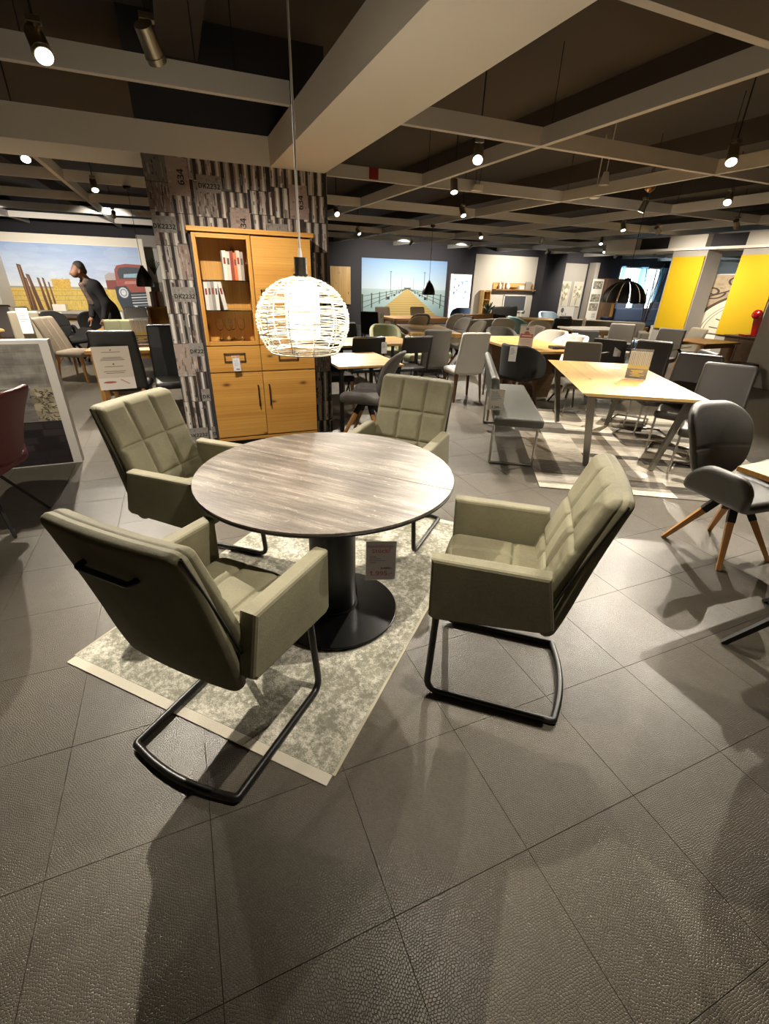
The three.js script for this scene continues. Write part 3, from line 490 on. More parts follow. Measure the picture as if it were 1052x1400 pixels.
function sled(t, mat, { hw = 0.21, y = 0.43, r = 0.009 } = {}) { for (const s of [-1, 1]) part(t, 'leg_loop', tube([[s * hw * 0.8, y, 0.16], [s * hw, r, 0.22], [s * hw, r, -0.22], [s * hw * 0.8, y, -0.16]], r, 0.03, false, 8), mat); part(t, 'cross_bar', rod(V(-hw * 0.85, y - 0.04, 0.15), V(hw * 0.85, y - 0.04, 0.15), r * 0.9), mat); }
function highBack(name, label, mat, pos, turn, { h = 0.98, w = 0.45, legs = 'four', legMat = M.legDark, seatH = 0.47, sweep = 0.13, group, flutes = 0, flat = false } = {}) {
  const t = thing(name, label, 'chair', pos, turn, group);
  const bh = h - seatH + 0.06, us = flutes ? Array.from({ length: flutes }, (_, i) => -w / 2 + (w * (i + 1)) / (flutes + 1)) : [];
  part(t, 'seat', at(pad(w, 0.46, 0.085, { r: 0.05, er: 0.035, n: 8, m: 8, puff: 0.01 }), 0, seatH - 0.045, 0.02, -Math.PI / 2), mat);
  part(t, 'backrest', pad(w, bh, flat ? 0.045 : 0.07, { r: 0.035, er: 0.028, n: 10, m: 12, us, sd: 0.012, sw: 0.01, fn: (v) => { v.y += bh / 2; v.x *= 1 - 0.06 * (v.y / bh); swept(sweep, 0.2)(v); } }).translate(0, seatH - 0.06, -0.2), mat);
  if (legs === 'four') fourLegs(t, legMat); else if (legs === 'cantilever') cantilever(t, legMat); else sled(t, legMat);
  return t;
}
// shell chair: wrapped seat bucket, waisted back panel
function shellChair(name, label, mat, pos, turn, { legs = 'wood', group, backH = 0.47, seatH = 0.46, wing = 0.16, w = 0.46, legMat, spread = 0.225 } = {}) {
  const t = thing(name, label, 'chair', pos, turn, group);
  const curl = (v) => { const x0 = 0.17, R = 0.09, s = Math.abs(v.x); if (s > x0) { const th = Math.min((s - x0) / R, 1.25), ex = Math.max(0, s - x0 - 1.25 * R); const n = v.z, sx = Math.sign(v.x); v.x = sx * (x0 + Math.sin(th) * (R - n) + ex * Math.cos(1.25)); v.z = R - Math.cos(th) * (R - n) + ex * Math.sin(1.25); } };
  const seat = pad(2 * (0.17 + 0.09 * 1.25 + wing), 0.46, 0.07, { r: 0.15, er: 0.03, n: 34, m: 12, puff: 0.012, fn: (v) => { const k = Math.max(0, Math.abs(v.x) - 0.2); v.y *= 1 - 0.5 * k; v.y -= k * 0.35; curl(v); } });
  part(t, 'seat_shell', at(seat, 0, seatH - 0.02, 0.03, -Math.PI / 2), mat);
  part(t, 'back_shell', pad(w, backH, 0.06, { r: 0.16, er: 0.028, n: 14, m: 14, vs: [-0.02], sd: 0.008, sw: 0.012, fn: (v) => { v.y += backH / 2; const k = v.y / backH; v.x *= 0.78 + 0.34 * Math.sin(Math.min(1, k * 1.25) * 1.57); v.z += -0.16 * k * k - 0.02 * k + 0.75 * v.x * v.x; } }).translate(0, seatH + 0.0, -0.2), mat);
  part(t, 'back_stay', strut(V(0, seatH - 0.04, -0.17), V(0, seatH + 0.12, -0.225), 0.12, 0.02, 0.1, 0.02), M.blackMatt);
  part(t, 'hub', [cyl(0.05, 0.06, 0.05, 20, 0, seatH - 0.075, 0.02), cyl(0.1, 0.1, 0.015, 24, 0, seatH - 0.055, 0.02)], M.blackMatt);
  for (const sx of [-1, 1]) for (const sz of [-1, 1]) {
    const a = V(sx * 0.05, seatH - 0.075, sz * 0.05 + 0.02), b = V(sx * spread, 0, sz * spread + 0.02), m = a.clone().lerp(b, 0.24);
    if (legs === 'wood') { const l = part(t, 'leg', strut(m, b, 0.042, 0.042, 0.026, 0.026, 0.78), legMat ?? M.legWood, 'tapered wooden leg'); part(l, 'sleeve', strut(a, m.clone().lerp(b, 0.06), 0.046, 0.046, 0.046, 0.046, 0.78), M.blackMatt); } else part(t, 'leg', strut(a, b, 0.04, 0.022, 0.03, 0.018, 0.78), M.blackMatt);
  }
  return t;
}
function tubChair(name, label, mat, pos, turn, { legMat = M.legDark, group } = {}) {
  const t = thing(name, label, 'chair', pos, turn, group);
  part(t, 'seat', at(pad(0.46, 0.48, 0.1, { r: 0.1, er: 0.04, n: 8, m: 8, puff: 0.012 }), 0, 0.42, 0.02, -Math.PI / 2), mat);
  part(t, 'tub_back', pad(1.25, 0.46, 0.07, { r: 0.12, er: 0.03, n: 34, m: 10, fn: (v) => { v.y += 0.23; const drop = Math.max(0, Math.abs(v.x) - 0.2) / 0.42; v.y *= 1 - 0.48 * Math.min(1, drop) ** 1.3; const R = 0.26, th = Math.min(Math.abs(v.x) / R, 1.57), ex = Math.max(0, Math.abs(v.x) - 1.57 * R), n = v.z, s = Math.sign(v.x) || 1; v.x = s * Math.sin(th) * (R - n); v.z = -Math.cos(th) * (R - n) + ex; v.z -= 0.12 * v.y * Math.cos(th); } }).translate(0, 0.41, 0.02), mat);
  fourLegs(t, legMat, { y: 0.38, spread: 0.16, out: 0.06 });
  return t;
}
function barChair(label, pos, turn, group) {                 // black chair with slung back, chrome top rail
  const t = thing('dining_chair', label, 'chair', pos, turn, group);
  part(t, 'seat', at(pad(0.45, 0.44, 0.05, { r: 0.03, er: 0.02, n: 6, m: 6 }), 0, 0.45, 0.02, -Math.PI / 2), M.leatherBlack);
  part(t, 'backrest', pad(0.45, 0.22, 0.035, { r: 0.02, er: 0.015, n: 6, m: 6, fn: (v) => { v.z += 0.2 * v.x * v.x - 0.2 * v.y; } }).translate(0, 0.8, -0.265), M.leatherBlack);
  part(t, 'top_rail', tube([[-0.225, 0.915, -0.285], [-0.1, 0.915, -0.297], [0.1, 0.915, -0.297], [0.225, 0.915, -0.285]], 0.013, 0.03, false, 8), M.chrome, 'chrome top rail');
  for (const s of [-1, 1]) { part(t, 'back_post', strut(V(s * 0.225, 0.43, -0.19), V(s * 0.222, 0.91, -0.285), 0.022, 0.03), M.black); part(t, 'leg', rod(V(s * 0.21, 0.44, 0.18), V(s * 0.23, 0, -0.2), 0.011), M.black); part(t, 'leg', rod(V(s * 0.21, 0.44, -0.18), V(s * 0.23, 0, 0.2), 0.011), M.black); }
  return t;
}
const tagDraw = (txt) => (g, w, h) => { g.fillStyle = '#e6e4e2'; g.fillRect(0, 0, w, h); g.fillStyle = '#8a8a8c'; for (let i = 0; i < 6; i++) g.fillRect(w * 0.14, h * (0.12 + i * 0.075), w * (0.4 + ((i * 37) % 30) / 100), h * 0.025); if (txt) { g.fillStyle = '#1d1d1f'; g.font = 'bold ' + h * 0.15 + 'px sans-serif'; g.textAlign = 'center'; g.fillText(txt, w * 0.55, h * 0.92, w * 0.8); } };
const tag = (label, pos, turn, txt = '', w = 0.085, h = 0.15) => card('price_tag', label, w, h, tagDraw(txt), pos, turn, { sleeve: false, group: 'price tags on furniture' });

// generic table: top slab + legs
function table(name, label, [x, z], turn, L, W, topMat, { h = 0.755, th = 0.035, legs = 'four', legMat = topMat, group, round = 0, legW = 0.06 } = {}) {   // long side along local x
  const t = thing(name, label, 'table', [x, 0, z], turn, group);
  part(t, 'tabletop', round ? at(pad(L, W, th, { r: round, er: 0.008, n: 6, m: 6 }), 0, h - th / 2, 0, -Math.PI / 2) : rbox(L, th, W, 0.004, 0, h - th / 2, 0, 0), topMat);
  const ix = L / 2 - 0.08, iz = W / 2 - 0.08, y = h - th;
  if (legs === 'four') { for (const sx of [-1, 1]) for (const sz of [-1, 1]) part(t, 'leg', strut(V(sx * ix, y, sz * iz), V(sx * ix, 0, sz * iz), legW, legW, legW * 0.8, legW * 0.8), legMat); part(t, 'apron', [box(2 * ix, 0.07, 0.02, 0, y - 0.035, iz), box(2 * ix, 0.07, 0.02, 0, y - 0.035, -iz)], legMat); }
  else if (legs === 'slant') for (const sx of [-1, 1]) for (const sz of [-1, 1]) part(t, 'leg', strut(V(sx * (L / 2 - 0.1), y, sz * (W / 2 - 0.1)), V(sx * (L / 2 - 0.24), 0, sz * (W / 2 - 0.2)), 0.07, 0.03, 0.06, 0.03), legMat);
  else if (legs === 'pedestal') { for (const s of [-1, 1]) { part(t, 'pedestal', prism([[-0.26, 0], [0.26, 0], [0.15, y], [-0.15, y]], 0.09, 0.006).rotateY(Math.PI / 2).translate(s * (L / 2 - 0.42), 0, 0), legMat); } part(t, 'stretcher', rbox(L - 0.84, 0.08, 0.05, 0.004, 0, y - 0.06, 0), legMat); }
  else if (legs === 'cross') { for (const s of [-1, 1]) part(t, 'leg', strut(V(s * 0.3, y, 0.1), V(-s * 0.3, 0, 0.5), 0.08, 0.03), M.black); part(t, 'top_plate', box(0.7, 0.012, 0.12, 0, y - 0.006, 0.1), M.black); }
  else if (legs === 'black') for (const sx of [-1, 1]) for (const sz of [-1, 1]) part(t, 'leg', strut(V(sx * (ix + 0.03), y, sz * (iz + 0.03)), V(sx * (ix + 0.03), 0, sz * (iz + 0.03)), 0.04, 0.04), M.black);
  return t;
}
// small photo card in a clear stand
const forest = (g, w, h) => { g.fillStyle = '#cfd0c6'; g.fillRect(0, 0, w, h); for (let i = 0; i < 12; i++) { g.fillStyle = i % 3 ? '#5c5a50' : '#8b8a80'; g.fillRect(w * (0.05 + i * 0.08), h * 0.02, w * 0.025, h * 0.55); } g.fillStyle = '#c9b52c'; g.fillRect(0, h * 0.5, w, h * 0.12); g.fillStyle = '#2e2d29'; g.fillRect(0, h * 0.63, w, h * 0.37); g.fillStyle = '#e2cb1f'; for (let i = 0; i < 5; i++) g.fillRect(w * (0.2 + (i % 2) * 0.08), h * (0.69 + i * 0.05), w * (0.6 - (i % 3) * 0.1), h * 0.028); };
function standCard(label, draw, pos, turn, w, h) { const t = card('display_card', label, w, h, draw, [pos[0], pos[1] + h / 2 + 0.006, pos[2]], turn, { res: 320 }); part(t, 'stand_foot', box(w, 0.004, 0.07, 0, -h / 2 - 0.003, 0), M.plastic); return t; }

// ---------------------------------------------------------------- right foreground: swivel chair, oak table corner, second chair
shellChair('swivel_chair', 'grey leather shell chair with splayed wooden legs at the oak table corner', M.leatherGrey, [3.27, 0, -1.66], facing(-0.1, 1), { legs: 'wood', backH: 0.5, w: 0.5 });
shellChair('swivel_chair', 'dark shell chair with black metal legs pulled up to the oak table corner', M.leatherGrey, [2.72, 0, -0.74], 0.236 + Math.PI / 2, { legs: 'metal', spread: 0.31 });
table('dining_table', 'oak dining table corner beside the grey leather shell chair', [3.31, -0.56], 0, 1.0, 1.8, M.oak, { th: 0.03, legs: 'cross' });

// ---------------------------------------------------------------- steel-legged oak table, striped rug, bench and leather chairs
{
  const D = facing(0.52, -0.854);                                    // local +z runs along the table
  const t = thing('dining_table', 'long oak table on slanted steel legs standing on the striped rug', 'table', [4.265, 0.0085, -3.72], D);
  part(t, 'tabletop', prism([[-0.54, 0], [0.54, 0], [0.5, -0.028], [-0.5, -0.028]], 1.97, 0.002).translate(0, 0.76, 0), M.oakLight);
  for (const sx of [-1, 1]) for (const sz of [-1, 1]) part(t, 'leg', strut(V(sx * 0.43, 0.735, sz * 0.88), V(sx * 0.31, 0.008, sz * 0.8), 0.03, 0.075, 0.028, 0.055), M.steel);
  part(t, 'underframe', [rbox(0.9, 0.03, 0.06, 0.004, 0, 0.718, 0.88), rbox(0.9, 0.03, 0.06, 0.004, 0, 0.718, -0.88), rbox(0.05, 0.03, 1.7, 0.004, 0, 0.716, 0)], M.steel);
  standCard('forest photo card standing on the steel-legged oak table', forest, [4.36, 0.7705, -3.53], -0.75, 0.2, 0.27);
  single('leaflet', 'small white leaflet lying on the steel-legged oak table', 'leaflet', rbox(0.1, 0.004, 0.07, 0.001, 0, 0.002, 0), M.paper, [4.72, 0.769, -4.1], 0.7);
  // striped patch rug
  const S = 1024, a = noise2(S, S, 4, 71), b = aniso(S, S, 120, 8, 72);
  const tex = canvasTex(S, S, (g) => { g.fillStyle = '#bdb4a4'; g.fillRect(0, 0, S, S); const tones = ['#d0c8b8', '#8d8679', '#6c665d', '#c4bbaa', '#a59c8d', '#5c574f', '#b6ad9d', '#d8d0c1']; for (let c = 0; c < 4; c++) { let y = -rr(0, 60); while (y < S) { const h = rr(36, 74); g.fillStyle = tones[Math.floor(rnd() * tones.length)]; g.fillRect(c * 256, y, 256, h); for (let q = 0; q < 60; q++) { g.fillStyle = rnd() < 0.5 ? 'rgba(220,212,198,0.22)' : 'rgba(70,65,58,0.22)'; g.fillRect(c * 256 + rr(0, 220), y + rr(0, h - 3), rr(10, 60), rr(1, 4)); } y += h; } } });
  const rug = thing('rug', 'grey and beige striped patchwork rug under the steel-legged oak table', 'rug', [4.56, 0, -3.58], D);
  const g = new THREE.PlaneGeometry(2.35, 2.95); g.rotateX(-Math.PI / 2); g.translate(0, 0.0072, 0);
  part(rug, 'pile', g, std({ map: tex, bumpMap: grey(stretch(mix([[a, 1], [b, 1]])), 1), bumpScale: 0.002, roughness: 0.95 })); part(rug, 'backing', rbox(2.36, 0.0065, 2.96, 0.003, 0, 0.0033, 0), cloth('#6d675e'));
  single('place_mat', 'small round white mat lying on the striped rug', 'mat', cyl(0.1, 0.1, 0.003, 32, 0, 0.0015, 0), M.white, [3.9, 0.0085, -2.85]);
  // bench
  const bn = thing('bench', 'grey leather bench with backrest on chrome loop legs', 'bench', [3.25, 0, -4.13], D);
  part(bn, 'seat', at(pad(0.47, 1.68, 0.085, { r: 0.03, er: 0.03, n: 6, m: 10, puff: 0.006 }), -0.02, 0.455, 0, -Math.PI / 2), M.leatherBench);
  part(bn, 'backrest', [at(pad(1.68, 0.36, 0.075, { r: 0.035, er: 0.035, n: 10, m: 6, fn: (v) => { v.z += -0.06 * (v.y / 0.36); } }), 0.225, 0.69, 0, 0, -Math.PI / 2)], M.leatherBench);
  for (const z of [-0.6, 0.6]) part(bn, 'back_bracket', rbox(0.02, 0.4, 0.06, 0.003, 0.262, 0.6, z), M.steel);
  for (const z of [-0.74, 0.74]) part(bn, 'leg_loop', tube([[-0.22, 0.012, z], [0.2, 0.012, z], [0.2, 0.412, z], [-0.22, 0.412, z]], 0.0125, 0.012, true, 8), M.chrome);
  tag('white price tag reading 1299 hanging on the end of the grey leather bench', [2.585, 0.68, -3.475], facing(-0.4, 0.92), '1.299.-', 0.14, 0.19);
  // leather cantilever chairs, first built then copied
  const f = facing(-0.854, -0.52), c1 = highBack('leather_chair', 'dark brown leather chair with chrome legs beside the forest card end of oak table', M.leatherDark, [5.2, 0.0085, -3.82], f, { legs: 'cantilever', legMat: M.chrome, h: 1.0, w: 0.46, sweep: 0.16, group: 'leather chairs along the oak table' });
  again(c1, 'dark brown leather chair with chrome legs, middle of the row at oak table', [4.87, 0.0085, -3.27], f); again(c1, 'dark brown leather chair with chrome legs just behind the grey shell chair', [4.5, 0.0085, -2.7], f);
  again(c1, 'dark brown leather chair with chrome legs at the row end near the white pillar', [5.5, 0.0085, -4.36], f);
  highBack('dining_chair', 'taupe upholstered chair on chrome sled legs at the far end of the oak table', M.greyBrown, [4.98, 0.0085, -4.86], facing(-0.52, 0.854), { legs: 'sled', legMat: M.chrome, h: 0.93, w: 0.52, sweep: 0.06, flat: true });
  single('water_bottle', 'small white bottle on the floor under the oak table', 'bottle', lathe([[0, 0], [0.03, 0], [0.032, 0.01], [0.032, 0.12], [0.014, 0.155], [0.014, 0.18], [0, 0.18]], 20), M.white, [4.75, 0.0085, -4.35]);
}

// ---------------------------------------------------------------- beyond the pillar: velvet chair, small table, bar chairs
shellChair('swivel_chair', 'grey velvet swivel chair with splayed wooden legs beside the pillar', M.velvet, [1.84, 0, -4.82], facing(-0.75, -0.6), { legs: 'wood', backH: 0.5, w: 0.48, wing: 0.05 });
table('dining_table', 'grey-oak table on thin black legs beside the papered pillar', [1.95, -5.5], 0, 0.8, 0.98, M.oakLight, { th: 0.025, legs: 'black' });
highBack('dining_chair', 'black upholstered chair on wooden legs behind the pillar-side table', M.blackFab, [1.85, 0, -6.2], facing(0, 1), { legMat: M.legWood, h: 0.9, w: 0.46 });
table('dining_table', 'oak table with two black chrome-railed chairs drawn up', [2.72, -7.15], 0.08, 1.4, 0.9, M.oakLight, { legs: 'black', th: 0.03 });
barChair('black slung-back chair with chrome rail and hanging tag at oak table', [2.38, 0, -6.48], facing(0.05, -1)); barChair('black slung-back chair with chrome rail and no tag at oak table', [3.08, 0, -6.44], facing(-0.05, -1));
tag('white price tag hanging from a black chrome-railed chair', [2.58, 0.78, -6.175], 0.1);
highBack('dining_chair', 'black and white patterned chair across the oak table from chrome-railed chairs', M.greyDark, [2.72, 0, -8.05], facing(0, 1), { h: 0.92 });
tubChair('tub_chair', 'pale green tub chair behind the chrome-railed chairs', M.paleGreen, [3.5, 0, -8.35], facing(-0.3, 1), {});
{ const b = thing('bench', 'pale green upholstered bench on black hoop legs beside thick oak table', 'bench', [3.95, 0, -7.55], 0.15); part(b, 'seat', at(pad(0.9, 0.42, 0.11, { r: 0.04, er: 0.04, n: 6, m: 6 }), 0, 0.44, 0, -Math.PI / 2), M.paleGreen); for (const s of [-1, 1]) part(b, 'leg_loop', tube([[s * 0.38, 0.39, 0.16], [s * 0.42, 0.01, 0.18], [s * 0.42, 0.01, -0.18], [s * 0.38, 0.39, -0.16]], 0.01, 0.03, false, 8), M.black); }
// thick oak table with dark waisted pedestals
{ const t = thing('dining_table', 'thick oak slab table on black waisted pedestals', 'table', [4.6, 0, -8.8], facing(0.25, -0.97)); part(t, 'tabletop', rbox(1.75, 0.075, 0.95, 0.008, 0, 0.72, 0, 0).rotateY(Math.PI / 2), M.oakLight); for (const s of [-1, 1]) part(t, 'pedestal', prism([[-0.24, 0], [0.24, 0], [0.19, 0.1], [0.13, 0.34], [0.19, 0.58], [0.24, 0.68], [-0.24, 0.68], [-0.19, 0.58], [-0.13, 0.34], [-0.19, 0.1]], 0.12, 0.008).translate(0, 0, s * 0.55), M.blackMatt); }
highBack('dining_chair', 'dark grey high-back chair on thin wire sled legs', M.greyFab, [3.64, 0, -6.74], facing(0.25, -0.97), { legs: 'sled', legMat: M.black, h: 0.98, w: 0.44, sweep: 0.1 });
highBack('dining_chair', 'white leather high-back chair on dark tapered legs beside the bench', leather('#c4c0b8', 0.5), [3.88, 0, -6.15], facing(0.1, -1), { h: 1.0, w: 0.46, sweep: 0.1 });
const creamShell = shellChair('shell_chair', 'cream shell chair at the thick oak table nearest the pier picture', M.cream, [5.32, 0, -8.48], facing(-1, -0.1), { legs: 'wood', wing: 0.06 });
again(creamShell, 'cream shell chair across the thick oak table from the grey one', [4.85, 0, -10.05], facing(-0.2, 1));
shellChair('shell_chair', 'light grey shell chair at the thick oak table', M.greyLight, [5.45, 0, -9.2], facing(-1, 0.1), { legs: 'metal', wing: 0.06 });

// boat-shaped light oak table
{
  const f = facing(0.16, -0.99), t = thing('dining_table', 'boat-shaped light oak table with red and white card', 'table', [5.2, 0, -6.45], f), pts = [];
  for (let i = 0; i <= 10; i++) { const q = -1 + i * 0.2; pts.push([0.52 - 0.1 * q * q, q * 0.98]); } for (let i = 10; i >= 0; i--) { const q = -1 + i * 0.2; pts.push([-0.52 + 0.1 * q * q, q * 0.98]); }
  part(t, 'tabletop', prism(pts, 0.035, 0.003).rotateX(-Math.PI / 2).translate(0, 0.742, 0), M.oakLight);
  for (const s of [-1, 1]) part(t, 'pedestal', prism([[-0.24, 0], [0.24, 0], [0.36, 0.72], [-0.36, 0.72]], 0.1, 0.006).translate(0, 0, s * 0.52), M.walnut);
  standCard('red and white offer card standing on the boat-shaped table', (g, w, h) => { g.fillStyle = '#e3dad6'; g.fillRect(0, 0, w, h); g.fillStyle = '#b8473f'; g.fillRect(w * 0.05, h * 0.36, w * 0.9, h * 0.2); g.beginPath(); g.arc(w / 2, h * 0.37, w * 0.2, Math.PI, 0); g.fill(); g.fillStyle = '#5a5452'; g.fillRect(w * 0.4, h * 0.06, w * 0.2, h * 0.12); g.fillStyle = '#efe3df'; g.fillRect(w * 0.15, h * 0.43, w * 0.7, h * 0.05); g.fillStyle = '#a89f9b'; for (let i = 0; i < 4; i++) g.fillRect(w * 0.15, h * (0.64 + i * 0.07), w * 0.7, h * 0.02); }, [4.84, 0.7605, -5.98], -0.6, 0.21, 0.29);
  single('sample_book', 'brown leather sample book lying on the boat-shaped table', 'book', rbox(0.24, 0.035, 0.17, 0.006, 0, 0.0175, 0), M.leatherDark, [5.28, 0.7605, -5.75], -0.3);
}
tubChair('tub_chair', 'black tub chair with a white tag at the boat-shaped table', M.blackFab, [4.5, 0, -5.6], facing(0.93, -0.3));
tag('white price tag hanging behind the black tub chair', [4.2, 0.76, -5.42], -0.5, '', 0.1, 0.2);
shellChair('shell_chair', 'dark brown low shell chair on black legs at the end of boat-shaped table', M.leatherDark, [5.42, 0, -5.42], facing(-0.2, -0.95), { legs: 'metal', backH: 0.34, wing: 0.05 });
tubChair('tub_chair', 'grey tub chair across the boat-shaped table', M.greyFab, [5.6, 0, -7.65], facing(-0.3, 0.95));
const whiteCh = tubChair('tub_chair', 'white tub chair with tag beside the boat-shaped table', M.whiteFab, [6.05, 0, -6.35], facing(-0.95, 0.2)); again(whiteCh, 'white tub chair behind the tagged one, draped with a cloth', [6.3, 0, -7.1], facing(-0.9, 0.3));
tag('white price tag lying over the white tub chair', [5.93, 0.84, -6.13], -0.4, '', 0.1, 0.19);
highBack('dining_chair', 'charcoal high-back chair between white tub chair and grey panel chair', M.greyDark, [6.9, 0, -6.95], facing(0.6, -0.8), { legs: 'sled', legMat: M.chrome, h: 0.92, w: 0.5 });
highBack('dining_chair', 'charcoal panel-back chair beside the black-framed glass table', M.greyDark, [6.2, 0, -5.55], facing(0.85, -0.5), { legs: 'sled', legMat: M.chrome, h: 0.93, w: 0.5 });
tag('white price tag on the charcoal chair by the glass table', [5.98, 0.78, -5.26], -0.8, '', 0.1, 0.17);
// black-framed glass table
{ const t = thing('glass_table', 'glass table on a black angular frame', 'table', [7.2, 0, -5.8], facing(0.95, -0.3)); part(t, 'tabletop', rbox(0.95, 0.014, 1.4, 0.004, 0, 0.75, 0), phys({ color: '#20262a', roughness: 0.05, clearcoat: 1 })); for (const z of [-0.62, 0.62]) part(t, 'leg_frame', tube([[-0.42, 0, z], [-0.38, 0.62, z], [-0.28, 0.73, z], [0.28, 0.73, z], [0.38, 0.62, z], [0.42, 0, z]], 0.025, 0.04, false, 4), M.black); part(t, 'stretcher', rbox(0.06, 0.03, 1.2, 0.004, 0, 0.725, 0), M.black); }
const gp = highBack('dining_chair', 'light grey panel-back chair behind the glass table', M.greyLight, [8.15, 0, -7.2], facing(-0.6, 0.5), { legs: 'cantilever', legMat: M.chrome, h: 0.95, w: 0.5, flat: true }); again(gp, 'light grey panel-back chair beside the small oak table', [8.25, 0, -6.3], facing(-0.85, 0.3));
table('dining_table', 'small oak table with square legs in front of the yellow columns', [9.15, -6.15], 0.05, 1.05, 0.75, M.legWood, { th: 0.03 });
{ const b = thing('bench', 'charcoal upholstered bench under the small oak table', 'bench', [9.0, 0, -5.45], 0.05); part(b, 'seat', at(pad(1.2, 0.42, 0.14, { r: 0.05, er: 0.05, n: 6, m: 6 }), 0, 0.38, 0, -Math.PI / 2), M.greyDark); fourLegs(b, M.black, { y: 0.32, spread: 0.17 }); }
highBack('dining_chair', 'cream chair standing by the brown sideboard', M.cream, [9.75, 0, -7.0], facing(-0.9, -0.2), { h: 0.9, legMat: M.legWood });

// ---------------------------------------------------------------- left foreground: half-height partition with brick photo print, red chair
{
  const w = struct('wall_partition', 'low white partition with a printed photo of crumbling brickwork', 'wall', box(3.6, 1.1, 0.1, -2.86, 0.55, -4.92), M.white);
  const tex = canvasTex(1024, 560, (g, W, H) => {
    g.fillStyle = '#8f8b84'; g.fillRect(0, 0, W, H);
    for (let i = 0; i < 900; i++) { g.fillStyle = rnd() < 0.5 ? 'rgba(60,56,52,0.10)' : 'rgba(206,200,190,0.12)'; const s = rr(10, 70); g.fillRect(rr(0, W), rr(0, H * 0.4), s, s * rr(0.3, 1)); }
    g.fillStyle = '#7c7873'; g.fillRect(0, H * 0.34, W * 0.955, H * 0.3); g.fillStyle = 'rgba(200,194,184,0.7)'; g.fillRect(0, H * 0.33, W * 0.955, 6);
    for (let i = 0; i < 300; i++) { g.fillStyle = rnd() < 0.5 ? 'rgba(50,46,42,0.14)' : 'rgba(190,184,174,0.14)'; g.fillRect(rr(0, W * 0.955), rr(H * 0.34, H * 0.62), rr(6, 60), rr(3, 20)); }
    g.fillStyle = '#b0a68c'; g.fillRect(W * 0.955, H * 0.34, W * 0.045, H * 0.3);
    for (let r = 0; r < 5; r++) { let x = W * 0.952; while (x < W) { const s = rr(12, 28); g.fillStyle = ['#b8ad92', '#9d9379', '#c5bb9f', '#877e68'][Math.floor(rnd() * 4)]; g.fillRect(x, H * (0.36 + r * 0.057), s - 3, H * 0.05); x += s; } }
    for (let i = 0; i < 40; i++) { g.strokeStyle = 'rgba(36,30,26,0.8)'; g.lineWidth = rr(1, 3); g.beginPath(); let x = rr(W * 0.955, W), y = rr(H * 0.34, H * 0.62); g.moveTo(x, y); for (let q = 0; q < 4; q++) { x += rr(-7, 7); y += rr(-3, 9); g.lineTo(x, y); } g.stroke(); }
    g.fillStyle = '#242022'; g.fillRect(0, H * 0.62, W, H * 0.38);
    for (let r = 0; r < 6; r++) { let x = -rr(0, 60); while (x < W) { const s = rr(44, 90); g.fillStyle = ['#332d2f', '#2b2628', '#3b3334', '#1f1b1d'][Math.floor(rnd() * 4)]; g.fillRect(x, H * (0.63 + r * 0.063), s - 5, H * 0.054); if (rnd() < 0.2) { g.fillStyle = 'rgba(150,146,142,0.35)'; g.fillRect(x + rr(0, s / 2), H * (0.64 + r * 0.063), rr(6, 26), 5); } x += s; } }
  });
  const g = new THREE.PlaneGeometry(3.5, 1.06); g.translate(-2.88, 0.54, -4.868); part(w, 'photo_print', g, std({ map: tex, roughness: 0.6 }), 'printed photo of crumbling plaster and dark brick');
}
shellChair('swivel_chair', 'dark red shell chair on black metal legs in front of the brick photo partition', M.leatherRed, [-1.4, 0, -3.7], facing(-0.95, -0.25), { legs: 'metal', backH: 0.5, w: 0.5 });
tag('white tag hanging under the dark red chair', [-1.3, 0.36, -3.5], 0.3, '', 0.05, 0.1);

// ---------------------------------------------------------------- left middle distance
const posterChair = highBack('dining_chair', 'black high-back chair carrying an information sheet, on wooden legs', M.leatherBlack, [-0.68, 0, -6.3], facing(0.1, -1), { h: 1.06, w: 0.5, legMat: M.legWood, sweep: 0.06 });
again(posterChair, 'black high-back chair without a sheet, next to the papered pillar', [-0.14, 0, -6.32], facing(0.05, -1));
card('information_sheet', 'printed information sheet hung on the black high-back chair', 0.36, 0.48, (g, w, h) => { g.fillStyle = '#d6cbbd'; g.fillRect(0, 0, w, h); g.fillStyle = '#7c3a30'; g.beginPath(); g.arc(w * 0.5, h * 0.08, h * 0.015, 0, 7); g.fill(); g.beginPath(); g.arc(w * 0.5, h * 0.4, h * 0.018, 0, 7); g.fill(); g.fillStyle = '#6d6257'; for (const [y, k] of [[0.12, 0.5], [0.24, 0.5], [0.27, 0.6], [0.3, 0.66], [0.45, 0.5], [0.56, 0.6], [0.6, 0.5]]) g.fillRect(w * (0.5 - k / 2), h * y, w * k, h * 0.012); g.fillStyle = '#e9e2da'; g.fillRect(0, h * 0.72, w, h * 0.28); g.fillStyle = '#b0584a'; g.beginPath(); g.ellipse(w * 0.3, h * 0.82, w * 0.18, h * 0.025, 0, 0, 7); g.fill(); g.fillStyle = '#c9897c'; g.save(); g.translate(w * 0.72, h * 0.82); g.rotate(0.6); g.fillRect(-w * 0.14, -h * 0.012, w * 0.28, h * 0.024); g.restore(); }, [-0.75, 0.665, -5.985], 0.1, { tilt: 0.16, res: 320, sleeve: false });
table('dining_table', 'oak table behind the black high-back chairs', [-0.4, -7.15], -0.06, 1.4, 0.92, M.oak, { th: 0.04, legMat: M.oak });
standCard('forest photo card standing on the oak table behind black chairs', forest, [-0.5, 0.7555, -7.25], 0.1, 0.22, 0.3);
table('dining_table', 'oak table in front of the standing man', [-0.55, -8.95], -0.12, 1.5, 0.75, M.oak2, { th: 0.045, legMat: M.oak });
highBack('dining_chair', 'olive padded chair between the two oak tables', M.paleGreen, [-0.85, 0, -8.1], facing(0, 1), { h: 0.97, w: 0.46, flutes: 1, legMat: M.legWood });
